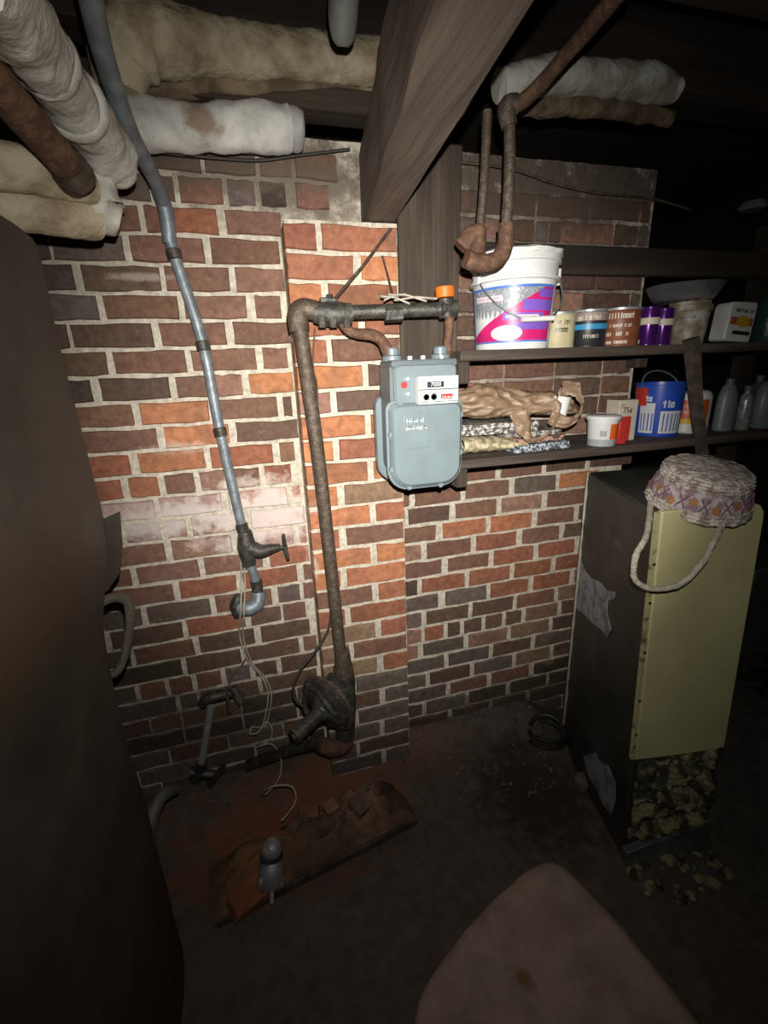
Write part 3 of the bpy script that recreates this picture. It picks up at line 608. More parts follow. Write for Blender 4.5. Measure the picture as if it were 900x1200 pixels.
# index
ix0, ix1, iz0, iz1 = mx0+.070, mx0+.178, 1.463, 1.531
m_idx = mat('index_white', (.66, .66, .64), .4, 0, .05, 10, 0)
b = B(); b.box(((ix0+ix1)/2, 1.102, (iz0+iz1)/2), (ix1-ix0, .028, iz1-iz0)); ind = mk('index_box', b, m_idx, t, bevel=.003)
b = B(); b.box(((ix0+ix1)/2, 1.0875, iz0+.036), (ix1-ix0-.002, .003, .003)); b.box(((ix0+ix1)/2, 1.0875, iz0+.006), (ix1-ix0-.002, .003, .002)); mk('index_rib', b, m_grey2, ind)
b = B(); b.box((ix0+.045, 1.0872, iz0+.048), (.044, .003, .014)); mk('counter_window', b, m_black, ind)
text_mesh('counter_digits', '7000', .014, facing((ix0+.045, 1.0851, iz0+.048)), m_white, ind)
b = B(); b.box((ix0+.075, 1.0872, iz0+.018), (.032, .003, .012)); mk('red_plate', b, m_red, ind)
rr = random.Random(5); b = B(); marks(b, lambda u, v: V((u, 1.0853, v)), ix0+.061, ix0+.090, iz0+.0135, iz0+.0225, rr); mk('lettering', b, m_white, ind)
for x in (ix0+.02, ix0+.04):
    b = B(); b.lathe([(.0085, 0), (.0085, .002), (.007, .002), (.007, .0)], (x, 1.0875, iz0+.018), 16, M=axis((0, -1, 0))); mk('dial', b, m_grey2, ind)
b = B(); marks(b, lambda u, v: V((u, 1.0866, v)), ix0+.008, ix0+.1, iz0+.026, iz0+.031, rr); marks(b, lambda u, v: V((u, 1.0866, v)), ix0+.072, ix0+.102, iz0+.045, iz0+.050, rr); mk('small_print', b, m_black, ind)
b = B(); b.cyl((mx0+.042, 1.121, 1.512), (mx0+.042, 1.112, 1.512), .008, 12); mk('red_seal', b, m_red, t)
for z in (1.526, 1.490):
    b = B(); b.cyl((mx0+.05, 1.119, z), (mx0+.05, 1.110, z), .005, 10); mk('screw', b, m_steel, t)
b = B(); pl = [(x, z) for x, z in ((mx0+.035, 1.352), (mx0+.105, 1.352), (mx0+.105, 1.442), (mx0+.035, 1.442))]; b.prism(pl, 1.1035, 1.106, inset=.001); pn_ = mk('embossed_panel', b, m_grey, t, bevel=.001)
b = B(); marks(b, lambda u, v: V((u, 1.1028, v)), mx0+.04, mx0+.100, 1.400, 1.436, rr, rows=2, wgt=.3); mk('embossed_lettering', b, mat('bright_grey', (.62, .66, .68), .3, .2), t)

# ================================================================== WIRES ON LEFT WALL
b = B(); w1 = [(281, 630, 1.41), (283, 680, 1.395), (282, 715, 1.36), (281, 745, 1.41), (291, 775, 1.41), (306, 792, 1.41), (314, 812, 1.40), (311, 838, 1.40), (306, 852, 1.39), (296, 852, 1.37), (293, 860, 1.36), (303, 858, 1.36), (312, 846, 1.38), (319, 856, 1.37), (315, 868, 1.37), (300, 876, 1.36)]
b.tube([at(*p) for p in w1], .0028, 8, 0, 1, 6)
b.tube([at(p[0]+4, p[1]+1, p[2]+.006) for p in w1[:9]], .0024, 8, 0, 1, 6)
tag(mk('bell_wire', b, m_wire, loc=at(281, 745, 1.41)), 'pale twin wire dangling down the brick wall and tangling near the floor', 'wire')
b = B(); b.tube([at(290, 768, 1.42), at(283, 780, 1.41), at(272, 792, 1.40), at(268, 806, 1.38)], .003, 8, 0, 1, 6); tag(mk('wire', b, m_rust2, loc=at(283, 780, 1.41)), 'short brown wire joining the pale wire to the dark tap', 'wire')
b = B(); b.tube([at(300, 876, 1.36), at(318, 872, 1.35), at(329, 888, 1.32), at(327, 912, 1.27), at(312, 930, 1.22), at(308, 928, 1.20), at(322, 921, 1.18), at(342, 922, 1.17), at(346, 940, 1.14), at(330, 962, 1.10)], .0028, 8, 0, 1, 6); tag(mk('bell_wire', b, m_wire, loc=at(329, 888, 1.32)), 'curl of pale wire springing over the rubble by the broken board', 'wire')

# ================================================================== SHELVES
def board(name, z1, z0, label):
    r_ = thing(name, label, 'shelf', (1.3, 1.3, z0))
    b = B(); b.box((1.48, 1.316, (z0+z1)/2), (1.86, .272, z1-z0)); mk('shelf_board', b, m_wood2, r_, bevel=.003)
    b = B(); b.box((.57, 1.32, z0-.03), (.035, .24, .06)); mk('bracket', b, m_wood, r_, bevel=.003)
    b = B(); b.box((1.36, 1.42, z0-.02), (.04, .06, .04)); mk('bracket', b, m_wood, r_, bevel=.003)
    return r_
ZU, ZL = 1.592, 1.292
board('wall_shelf', ZU, ZU-.028, 'upper dark plank shelf carrying the big white bucket and paint cans')
board('wall_shelf', ZL, ZL-.026, 'lower dark plank shelf carrying the brown bag and tubs')
b = B(); b.tube([at(810, 397, 1.185), at(816, 470, 1.18), at(823, 532, 1.175)], [.026, .023, .021], 6, .002, 20, 3)
tag(mk('shelf_upright', b, m_wood2, loc=at(823, 532, 1.175)), 'rough dark stick propping the upper shelf in front of the jars', 'post')
b = B()
for px_ in (1.10,): b.box((1.9, 1.44, 1.0), (.05, .05, 2.0))
tag(mk('shelf_upright', b, m_joist, loc=(1.9, 1.44, 0)), 'black upright holding the far right end of the shelves', 'post')

def cylpt(c, R, dz=0): return lambda u, z: V((c[0]+R*math.sin(u/R-math.atan2(c[0], c[1])), c[1]-R*math.cos(u/R-math.atan2(c[0], c[1])), c[2]+z))
def band(b, c, R0, R1, z0, z1, a0=-1.7, a1=1.7, n=20, e=.0006):
    """a strip of label wrapped round a tapered can; angle 0 faces the room"""
    tw = math.atan2(c[0], c[1]); a0 -= tw; a1 -= tw
    b.grid(lambda u, v: V((c[0]+(R0+(R1-R0)*v+e)*math.sin(a0+(a1-a0)*u), c[1]-(R0+(R1-R0)*v+e)*math.cos(a0+(a1-a0)*u), c[2]+z0+(z1-z0)*v)), n, 2)
# ---- big bucket: px 550..648 top, base 556..640
bc = at(599, 408, 1.285); bc.z = ZU; R1, R0 = .122, .103; Hb = .250
t = thing('plastic_bucket', 'big white plastic bucket with pink and blue label and wire handle, upper shelf', 'bucket', bc)
b = B(); b.lathe([(R0, 0), (R0+.002, .004), (R1-.006, Hb-.075), (R1+.004, Hb-.073), (R1+.004, Hb-.066), (R1-.003, Hb-.064), (R1-.002, Hb-.03), (R1+.004, Hb-.028), (R1+.004, Hb-.012), (R1-.006, Hb-.010), (R1-.008, Hb-.03), (R0-.004, .01)], bc, 48, capt=True); mk('tub', b, m_white, t, smooth=40)
b = B(); b.lathe([(.04, Hb-.012), (R1-.008, Hb-.010), (R1+.006, Hb-.012), (R1+.008, Hb-.002), (R1-.004, Hb+.004), (R1-.014, Hb), (.001, Hb-.002)], bc, 64, M=Matrix.Identity(3), amt=.005, fr=34); mk('lid', b, m_white, t, smooth=40)
m_pink = mat('pink_label', (.62, .02, .17), .4, 0, .2, 15, 0); m_blue = mat('blue_label', (.08, .20, .62), .4, 0, .15, 15, 0)
m_lgrey = mat('speckled_label', (.42, .44, .46), .4, 0, .5, 160, 0, col2=(.22, .24, .27)); m_purple = mat('violet_label', (.20, .10, .5), .4, 0, .1, 15, 0)
Hw = Hb-.078; Rf = lambda z: R0+(R1-.006-R0)*z/Hw
A0, A1 = -1.22, 1.12
b = B(); band(b, bc, Rf(.018), Rf(Hw-.01), .018, Hw-.01, A0, A1, 40, .0006); lb = mk('label', b, m_lgrey, t)
b = B()
def lp(u, v, e=.0014): a = A0+(A1-A0)*u-math.atan2(bc.x, bc.y); z = .018+(Hw-.028)*v; return V((bc.x+(Rf(z)+e)*math.sin(a), bc.y-(Rf(z)+e)*math.cos(a), bc.z+z))
b.grid(lambda u, v: lp(u, v*max(0, min(1, .12+.98*u)), .003), 40, 12); mk('pink_field', b, m_pink, lb)
b = B(); b.grid(lambda u, v: lp(u, .955+.045*v, .004), 40, 1); b.grid(lambda u, v: lp(u*.02, v, .004), 1, 8); b.grid(lambda u, v: lp(u, .03*v, .004), 40, 1); mk('blue_border', b, m_blue, lb)
b = B()
for (u0, u1, v0_, v1_) in ((.62, .99, .55, .74), (.42, .86, .40, .52), (.52, .95, .22, .36), (.78, .99, .78, .92)): b.grid(lambda u, v: lp(u0+(u1-u0)*u, v0_+(v1_-v0_)*v, .0042), 10, 2)
mk('violet_stripes', b, m_purple, lb)
b = B(); b.grid(lambda u, v: lp(.08+.34*u, .76+.10*v-.02*u, .0042), 10, 2); b.grid(lambda u, v: lp(.45+.35*u, .44+.04*v, .0052), 10, 2)
b.grid(lambda u, v: lp(.46+.17*math.cos(u*6.283)*v, .17+.14*math.sin(u*6.283)*v, .0046), 20, 3); mk('pale_panels', b, mat('pale_pink', (.75, .62, .66), .4, 0, .1, 10, 0), lb)
rr = random.Random(8); b = B(); marks(b, lambda u, v: lp(u, v, .0052), .10, .40, .775, .835, rr); marks(b, lambda u, v: lp(u, v, .002), .06, .38, .58, .72, rr, rows=2); marks(b, lambda u, v: lp(u, v, .0060), .5, .78, .43, .48, rr); mk('lettering', b, mat('grey_print', (.25, .26, .30), .5, 0, .1, 10, 0), lb)
b = B(); q = []
for k in range(15):
    a = math.pi*k/14; q.append(V((bc.x-(R1+.005)*math.cos(a), bc.y-.02-(R1*.99)*math.sin(a)*.93, bc.z+Hb-.06-.125*math.sin(a)+.02*(1-math.cos(a))*.3)))
b.tube(q, .0022, 8, 0, 1, 3); hd = mk('wire_handle', b, m_galv, t)
b = B(); b.tube([q[6]+V((-.02, 0, .0)), q[8]+V((.02, 0, 0))], .007, 10); mk('grip', b, m_white, hd)
for s_ in (-1, 1):
    b = B(); b.box((bc.x+s_*(R1+.005), bc.y-.02, bc.z+Hb-.055), (.010, .03, .045)); mk('handle_ear', b, m_white, t, bevel=.003)

def can(name, px0, px1, top, Y, base, label, side, lid=None, group=None, rim=True, lidc=None, extra=0):
    c = at((px0+px1)/2, 408, Y); c.z = base
    tl = at(px0, (top+408)/2, Y).x; tr = at(px1, (top+408)/2, Y).x; R = (tr-tl)/2*.97; h = at((px0+px1)/2, top, Y).z-base
    r_ = thing(name, label, 'can', c, group)
    b = B(); b.lathe([(R*.97, 0), (R, .003), (R, .006), (R*.975, .008), (R*.975, h-.010), (R, h-.008), (R, h-.002), (R*.93, h), (R*.88, h-.004), (.001, h-.004)], c, 32); mk('can_body', b, side, r_, smooth=40)
    if rim:
        b = B(); b.lathe([(R*.96, h-.008), (R*1.02, h-.007), (R*1.02, h-.001), (R*.92, h+.001), (R*.92, h-.004)], c, 32, capb=False, capt=False); mk('rim', b, lidc or m_steel, r_)
    return r_, c, R, h
m_cream = mat('cream_paper', (.55, .49, .30), .5, 0, .15, 25, 0); m_dk = mat('dark_label', (.025, .025, .03), .4, 0, .2, 25, 0)
m_can = mat('brown_orange_label', (.26, .085, .04), .45, 0, .25, 30, 0); m_sky = mat('sky_band', (.05, .30, .55), .4, 0, .1, 20, 0); m_ivory = mat('ivory_print', (.68, .60, .48), .5, 0, .1, 20, 0)
m_viol = mat('purple_metal', (.12, .025, .24), .2, .6, .2, 20, 0)
rr = random.Random(11)
t, c, R, h = can('paint_can', 634, 669, 367, 1.30, ZU, 'cream coloured can with dark scrawled flowers, right beside the big white bucket', m_cream)
b = B(); marks(b, cylpt(c, R+.001), -.1*.045, .9*.045, h*.45, h*.85, rr, rows=2); mk('lettering', b, m_dk, t)
t2, c, R, h = can('paint_can', 669, 705, 364, 1.30, ZU, 'black can with a sky blue band between the cream can and the brown can', m_dk)
b = B(); band(b, c, R, R, h*.48, h*.62); mk('blue_band', b, m_sky, t2)
b = B(); band(b, c, R, R, h*.70, h*.92); mk('pale_band', b, mat('pinkish_grey', (.34, .27, .25), .5), t2)
b = B(); marks(b, cylpt(c, R+.0016), -.7*.045, .9*.045, h*.72, h*.90, rr, wgt=.3); marks(b, cylpt(c, R+.001), -.3*.045, .8*.045, h*.25, h*.40, rr); mk('lettering', b, m_ivory, t2)
t3, c, R, h = can('paint_can', 704, 742, 362, 1.30, ZU, 'brown orange can covered in pale lettering, left of the purple can', m_can)
b = B(); marks(b, cylpt(c, R+.001), -1.0*.045, 1.0*.045, h*.72, h*.93, rr, wgt=.35); marks(b, cylpt(c, R+.001), -.9*.045, .9*.045, h*.50, h*.64, rr, wgt=.35); marks(b, cylpt(c, R+.001), -.9*.045, .9*.045, h*.28, h*.44, rr, wgt=.35); marks(b, cylpt(c, R+.001), -.8*.045, .8*.045, h*.08, h*.22, rr, wgt=.35); mk('lettering', b, m_ivory, t3)
for i, (x0, x1, tp, Y_, lab) in enumerate(((747, 766, 360, 1.28, 'slim glossy purple can with a white band, left of the whitish tub'), (764, 782, 362, 1.32, 'second slim purple can, in the shade behind the glossy one'))):
    t4, c, R, h = can('spray_can', x0, x1, tp, Y_, ZU, lab, m_viol, lidc=m_viol)
    b = B(); band(b, c, R, R, h*.55, h*.72, -1.4, 1.4, 16, .001); mk('white_band', b, m_ivory, t4)
b = B(); p = at(744, 398, 1.27); p.z = ZU; b.sphere(p+V((0, 0, .013)), (.014, .014, .013), amt=.2, fr=4); tag(mk('paper_ball', b, m_white, loc=p), 'small crumpled white scrap between the brown can and the purple can', 'scrap')
# whitish tub + clear dish on top
c = at(801, 408, 1.31); c.z = ZU
t = thing('plastic_tub', 'whitish smudged tub on the upper shelf under a clear dish', 'tub', c)
m_tub = mat('smudged_white', (.50, .47, .40), .5, 0, .3, 22, .1, col2=(.22, .17, .13))
b = B(); b.lathe([(.052, 0), (.053, .004), (.062, .105), (.067, .106), (.067, .122), (.062, .124), (.060, .135), (.02, .137), (.001, .137)], c, 32); mk('tub_body', b, m_tub, t)
b = B(); marks(b, cylpt(c, .0605), -.6*.045, .6*.045, .082, .096, rr); mk('lettering', b, m_dk, t)
m_clear = mat('clear_plastic', (.8, .85, .88), .12, 0, .05, 10, .05, trans=.85, alpha=.45)
c2 = c+V((-.035, 0, .138))
b = B(); b.lathe([(.085, .0), (.098, .018), (.112, .046), (.110, .048), (.095, .020), (.082, .003)], c2, 36, amt=.004, fr=12, capt=False); t5 = mk('clear_dish', b, m_clear, loc=c2); tag(t5, 'clear crinkled plastic dish lying upside on the whitish tub', 'dish')
b = B(); b.sphere(c+V((.045, .01, .158)), (.035, .03, .02), amt=.25, fr=3); tag(mk('crumpled_cloth', b, m_tub, loc=c+V((.045, .01, .138))), 'crumpled whitish rag in the clear dish', 'rag')
# leaning white jug with yellow oval
c = at(852, 407, 1.29); c.z = ZU+.001
t = thing('white_jug', 'white flat bottle with a yellow oval on its label, right end of upper shelf', 'bottle', c)
Mj = Matrix.Rotation(math.radians(5), 3, 'Y')
ol = [(-.058, 0.004), (-.05, 0), (.05, 0), (.058, .004), (.058, .115), (.05, .13), (-.05, .122), (-.058, .108)]
b = B(); b.prism([(x*1.02, z) for x, z in ol], -.03, .03, M=Mj, c=c+V((0, 0, .005))); mk('bottle_body', b, m_white, t, bevel=.005)
b = B(); b.grid(lambda u, v: c+V((0, 0, .005))+Mj @ V((.006+.030*v*math.cos(u*6.283), -.0315, .064+.018*v*math.sin(u*6.283))), 20, 3); mk('yellow_oval', b, mat('yellow_print', (.6, .42, .03), .4, 0, .1, 20, 0), t)
b = B(); b.add([c+V((0, 0, .005))+Mj @ V(p) for p in ((-.05, -.0309, .052), (.05, -.0309, .052), (.05, -.0309, .076), (-.05, -.0309, .076))], [(0, 1, 2, 3)]); mk('red_ribbon', b, mat('dull_red_print', (.5, .12, .06), .4, 0, .1, 20, 0), t)
b = B(); b.add([c+V((0, 0, .005))+Mj @ V(p) for p in ((-.03, -.0309, .022), (.048, -.0309, .022), (.048, -.0309, .034), (-.03, -.0309, .034))], [(0, 1, 2, 3)]); mk('dark_bar', b, m_dk, t); b = B(); marks(b, lambda u, v: c+V((0, 0, .005))+Mj @ V((u, -.0312, v)), -.035, .05, .092, .110, rr, wgt=.3); mk('dark_print', b, m_dk, t)
b = B(); c = at(897, 400, 1.34); c.z = ZU; b.lathe([(.05, 0), (.055, .01), (.055, .13), (.03, .17), (.018, .18), (.018, .2)], c, 24); tag(mk('dark_bottle', b, mat('dark_teal', (.03, .07, .07), .3), loc=c), 'dark teal bottle half in the dark at the right edge of the upper shelf', 'bottle')

# ================================================================== LOWER SHELF THINGS
m_mag = mat('glossy_print', (.50, .50, .48), .3, 0, .5, 90, 0, col2=(.12, .10, .09), mixlo=.47, mixhi=.56)
m_news = mat('yellowed_print', (.60, .54, .36), .6, 0, .5, 60, .5, col2=(.30, .24, .15), mixlo=.42, mixhi=.58)
m_bag = mat('tan_bag', (.31, .215, .145), .46, 0, .25, 12, .25, col2=(.22, .145, .09), bscale=28)
def sheaf(name, x0, x1, y0, y1, z0, z1, m, label, amt=.003, rot=0, group='papers stacked on the lower shelf', lay=5, cat='magazine'):
    c0 = V(((x0+x1)/2, (y0+y1)/2, z0)); r_ = thing(name, label, cat, c0, group)
    b = B(); M = RZ(rot)
    for k in range(lay):
        za = z0+(z1-z0)*k/lay; zb = z0+(z1-z0)*(k+.86)/lay; ox = random.uniform(-.004, .004); oy = random.uniform(-.005, .004)
        def top(u, v, zz): 
            p = M @ V(((u-.5)*(x1-x0)+ox, (v-.5)*(y1-y0)+oy, 0)); return c0+p+V((0, 0, zz-z0+amt*noise.noise(V((u*5, v*5, k*.4)))*(k+1)/lay+ (0)))
        b.grid(lambda u, v: top(u, v, zb), 12, 8); b.grid(lambda u, v: top(u, v, za), 12, 8)
        b.grid(lambda u, v: top(u, 0, za+(zb-za)*v), 12, 1); b.grid(lambda u, v: top(0, u, za+(zb-za)*v), 8, 1); b.grid(lambda u, v: top(1, u, za+(zb-za)*v), 8, 1); b.grid(lambda u, v: top(u, 1, za+(zb-za)*v), 12, 1)
    mk('pages', b, m, r_, smooth=60); return r_, c0
# crumpled yellow papers at the bottom, front left
c0 = V((.665, 1.29, ZL))
b = B()
def news(u, v):
    a = v*math.pi*2; x = .585+.215*u; rz = (.030-.013*u)*(1+.22*noise.fractal(V((u*9, math.cos(a)*2.5, math.sin(a)*2.5)), 1, 2, 3)); ry = .078
    return V((x, 1.296+ry*math.cos(a), max(ZL+.001, ZL+.031-.012*u+rz*math.sin(a))))
b.grid(news, 50, 30); tag(mk('crumpled_newspaper', b, m_news, loc=c0, smooth=60), 'crumpled yellowed paper under the glossy magazines on the lower shelf', 'newspaper')
sheaf('magazine', .585, .83, 1.225, 1.38, ZL+.062, ZL+.096, m_mag, 'pile of glossy magazines under the brown bag', rot=-3, lay=2)
b = B(); b.box((.70, 1.2255, ZL+.095), (.2, .002, .003))
sheaf('magazine', .745, .945, 1.215, 1.39, ZL+.001, ZL+.024, mat('blue_print', (.45, .50, .55), .3, 0, .5, 110, 0, col2=(.06, .07, .09), mixlo=.47, mixhi=.55), 'blue white magazine lying flat at the bottom beside the small white tub', rot=4, lay=2)
sheaf('magazine', .755, .935, 1.23, 1.39, ZL+.026, ZL+.042, mat('skin_print', (.48, .30, .22), .3, 0, .5, 70, 0, col2=(.10, .06, .05), mixlo=.45, mixhi=.55), 'reddish brown magazine on top of the blue white one', rot=8, lay=2)
sheaf('magazine', .74, .93, 1.24, 1.39, ZL+.043, ZL+.06, m_mag, 'black and white magazine sticking out under the bag mouth', rot=5, lay=2)
# brown bag
t = thing('plastic_bag', 'crumpled shiny tan plastic bag lying on the magazines of the lower shelf', 'bag', (.72, 1.31, ZL+.1))
b = B(); BX0, BX1 = .565, .985
def bag(u, v):
    a = v*math.pi*2; x = BX0+(BX1-BX0)*u
    pr = math.sin(math.pi*min(1, max(.0, (u*.80+.04))))**.4
    w_ = .085*pr; hh = (.062+.010*math.sin(u*7)-.012*u)*pr
    q = V((u*3.2, math.cos(a)*1.1, math.sin(a)*1.1))
    n_ = noise.fractal(q, 1, 2, 3)
    fold = abs(noise.noise(V((u*7+math.cos(a)*2.2, math.sin(a)*2.0-u*3, 1.3)))); f2 = abs(noise.noise(V((u*16-math.sin(a)*3, math.cos(a)*4, 4.1))))
    k = 1.12+.22*n_-.42*fold-.14*f2
    return V((x+.012*n_-(.03*math.sin(a) if u > .9 else 0), 1.305+w_*math.cos(a)*k, ZL+.142+hh*(math.sin(a)*k)*(1 if math.sin(a) > 0 else .62)-.02*u*u))
b.grid(bag, 110, 64); mk('bag_body', b, m_bag, t, smooth=180)
def ribbon(path, w, wd, m, nm, par, n=8):
    b = B(); pp = smooth_path([V(p) for p in path], 6); L_ = len(pp)-1
    def f(u, v):
        i = round(u*L_); ww = w[0]+(w[1]-w[0])*u if isinstance(w, tuple) else w
        if isinstance(w, list): k = u*(len(w)-1); i0 = min(int(k), len(w)-2); ww = w[i0]*(1-(k-i0))+w[i0+1]*(k-i0)
        d = V(wd).normalized(); p = pp[i]+d*ww*(v-.5)
        return p+V((0, -.010, .004))*noise.fractal(V((i*.22, v*3.2, 7)), 1, 2, 3)*2+V((0, -.006*math.cos((v-.5)*9), 0))
    b.grid(f, L_, n); return mk(nm, b, m, par, smooth=180, solid=.0012)
def smooth_path(pts, r):
    o = []; n = len(pts)
    for i in range(n-1):
        p0 = pts[max(i-1, 0)]; p1 = pts[i]; p2 = pts[i+1]; p3 = pts[min(i+2, n-1)]
        for k in range(r):
            t = k/r; o.append(.5*((2*p1)+(p2-p0)*t+(2*p0-5*p1+4*p2-p3)*t*t+(3*p1-p0-3*p2+p3)*t**3))
    return o+[pts[-1]]
ribbon([at(612, 480, 1.21), at(613, 498, 1.195), at(619, 514, 1.185), at(634, 518, 1.18)], [.075, .055, .035, .022], (1, 0, .1), m_bag, 'bag_handle', t)
ribbon([at(622, 517, 1.18), at(640, 510, 1.18), at(652, 494, 1.185), at(655, 478, 1.20), at(650, 466, 1.215)], [.018, .016, .022, .045, .07], (.6, 0, .8), m_bag, 'bag_handle', t)
ribbon([at(646, 486, 1.20), at(664, 495, 1.19), at(678, 487, 1.20), at(683, 470, 1.22), at(676, 458, 1.245), at(660, 454, 1.27)], [.05, .035, .028, .03, .035, .05], (.3, 0, 1), m_bag, 'bag_handle', t)
b = B(); c = at(657, 474, 1.225); b.lathe([(.022, -.032), (.027, .022), (.029, .024), (.025, .022), (.021, -.028)], c, 24, M=Matrix.Rotation(.12, 3, 'Y')); tag(mk('paper_cup', b, m_white, loc=c-V((0, 0, .025))), 'white cup poking out of the mouth of the tan bag', 'cup')
# white small tub with barcode
c = at(704, 520, 1.225); c.z = ZL
t = thing('plastic_tub', 'small white tub with a barcode, left of the red and cream carton', 'tub', c)
m_tubw = mat('tub_white', (.66, .67, .66), .4, 0, .05, 10, 0)
b = B(); b.lathe([(.040, 0), (.041, .003), (.046, .072), (.047, .076), (.046, .086)], c, 28); mk('tub_body', b, m_tubw, t)
b = B(); b.lathe([(.048, .082), (.052, .083), (.053, .093), (.050, .095), (.001, .096)], c, 28); mk('lid', b, m_white, t)
b = B(); band(b, c, .041, .0425, .0, .022, -1.6, 1.6, 20, .0008); mk('grey_band', b, mat('grey_band', (.33, .36, .38), .4, 0, .05, 10, 0), t)
b = B()
for k in range(9): band(b, c, .0435, .0445, .032, .050, -.12+k*.05, -.12+k*.05+.022, 1, .001)
mk('barcode', b, m_black, t)
b = B(); band(b, c, .043, .045, .022, .070, .55, 1.6, 10, .0009); mk('orange_label', b, mat('orange_label', (.7, .12, .02), .4, 0, .05, 10, 0), t)
# carton 75c
t = thing('carton', 'cream topped red carton marked 75 cents, between the white tub and the blue bucket', 'box', (at(732, 518, 1.245).x, 1.27, ZL))
cx = at(732, 518, 1.245).x; Mc = RZ(0)
m_crm = mat('cream_card', (.55, .50, .40), .6, 0, .12, 20, 0); m_redc = mat('red_card', (.52, .04, .03), .4, 0, .12, 20, 0)
b = B(); b.box((cx, 1.275, ZL+.068), (.074, .06, .134)); mk('carton_body', b, m_crm, t, bevel=.002)
b = B(); b.box((cx-.012, 1.2435, ZL+.042), (.048, .003, .080)); mk('red_panel', b, m_redc, t)
text_mesh('price', '75\u00a2', .026, facing((cx-.004, 1.2435, ZL+.102)), m_black, t)
b = B(); marks(b, lambda u, v: V((u, 1.2444, v)), cx-.034, cx-.012, ZL+.108, ZL+.124, rr, rows=2); mk('lettering', b, m_dk, t)
b = B(); b.box((at(726, 518, 1.21).x, 1.215, ZL+.038), (.030, .03, .074)); tag(mk('small_carton', b, m_redc, loc=(at(728, 518, 1.21).x, 1.215, ZL), bevel=.002), 'small glossy red carton in front of the cream and red one', 'box')
# blue bucket
c = at(766, 515, 1.32); c.z = ZL; R0, R1, h = .062, .078, .18
t = thing('metal_pail', 'blue pail with a red patch, white striped panels and wire handle on the lower shelf', 'bucket', c)
m_bl = mat('blue_enamel', (.02, .07, .42), .35, 0, .1, 15, 0); m_wpan = mat('white_panel', (.60, .62, .64), .4, 0, .1, 20, 0)
b = B(); b.lathe([(R0+.008, 0), (R0+.009, .004), (R1-.001, h-.006), (R1+.003, h-.004), (R1+.003, h), (R1-.003, h), (R0, .01)], c, 36); mk('pail_body', b, m_bl, t)
rad_ = lambda z: R0+.009+(R1-R0-.010)*z/h
b = B(); band(b, c, rad_(.105), rad_(.165), .105, .165, -1.5, -.50, 12, .001); mk('red_patch', b, m_redc, t)
b = B(); band(b, c, rad_(.02), rad_(.10), .012, .115, -.80, -.12, 12, .001); band(b, c, rad_(.02), rad_(.09), .012, .088, .12, 1.15, 12, .001); wp = mk('white_panels', b, m_wpan, t)
b = B()
for a in (-.7, -.55, -.38, -.22, .25, .42, .6, .78, .95): band(b, c, rad_(.02), rad_(.085), .02, .08, a, a+.05, 1, .002)
mk('blue_stripes', b, m_bl, wp)
b = B(); marks(b, cylpt(c, rad_(.12)+.001), .012, .055, .10, .135, rr, wgt=.35); marks(b, cylpt(c, rad_(.12)+.0022), -.052, -.012, .12, .15, rr, wgt=.35); mk('lettering', b, m_wpan, t)
b = B(); b.tube([V((c.x-R1*math.cos(a), c.y+.03*math.sin(a), c.z+h-.012+.052*math.sin(a))) for a in [math.pi*k/12 for k in range(13)]], .002, 8, 0, 1, 2); mk('wire_handle', b, m_galv, t)
# white jug with red/yellow label behind the stick
c = at(808, 512, 1.30); c.z = ZL
t = thing('cleaner_jug', 'white plastic jug with a red and yellow label behind the shelf prop', 'bottle', c)
b = B(); b.lathe([(.046, 0), (.050, .005), (.050, .125), (.046, .138), (.036, .146), (.02, .149), (.001, .15)], c, 28, sx=1.25, sy=.8); mk('jug_body', b, m_tubw, t)
def jp(a, z, e=.0012):
    a -= .3
    return V((c.x+(.0625+e)*math.sin(a), c.y-(.040+e)*math.cos(a), c.z+z))
b = B(); b.grid(lambda u, v: jp(-1.3+1.9*u, .052+.066*v), 16, 1); mk('red_label', b, mat('orange_red_label', (.62, .10, .03), .4, 0, .15, 20, 0), t)
b = B(); b.grid(lambda u, v: jp(-1.3+1.9*u, .034+.018*v), 16, 1); mk('yellow_label', b, mat('yellow_label', (.65, .45, .03), .4, 0, .1, 20, 0), t)
b = B(); marks(b, lambda u, v: jp(u, v, .002), -1.0, .2, .07, .11, rr, rows=2); mk('lettering', b, m_ivory, t)
# grey bottles
m_gb = mat('grey_bottle', (.20, .235, .25), .4, 0, .15, 18, .05)
def gbot(px, Y, prof, label, sx=1, sy=1, m=m_gb, nm='grey_bottle', cap=None):
    c = at(px, 512, Y); c.z = ZL; r_ = thing(nm, label, 'bottle', c)
    b = B(); b.lathe(prof, c, 28, sx=sx, sy=sy); mk('bottle_body', b, m, r_)
    zt = prof[-1][1]; b = B(); b.lathe([(.013, zt-.001), (.014, zt+.016), (.011, zt+.019), (.001, zt+.019)], c, 16); mk('cap', b, cap or m_grey2, r_); return r_, c
gbot(844, 1.28, [(.032, 0), (.036, .005), (.036, .09), (.031, .13), (.023, .155), (.014, .165)], 'slim grey bottle with a tapering neck, just right of the shelf prop', 1.05, .8)
gbot(866, 1.26, [(.020, 0), (.022, .004), (.022, .10), (.019, .12), (.010, .132), (.010, .138)], 'small pale shiny bottle between the two grey ones', 1, 1, mat('silvery', (.45, .46, .47), .25, .3, .4, 60, .1), 'silver_bottle', m_grey2)
gbot(877, 1.33, [(.020, 0), (.022, .004), (.022, .13), (.019, .15), (.010, .162), (.010, .168)], 'clear thin bottle behind the silvery one', 1, 1, m_clear, 'clear_bottle', m_grey2)
r_, c = gbot(891, 1.27, [(.048, 0), (.052, .006), (.052, .10), (.047, .145), (.030, .165), (.013, .170), (.013, .173)], 'broad grey jug with a dark finger hole at the right edge of the lower shelf', 1.05, .7)
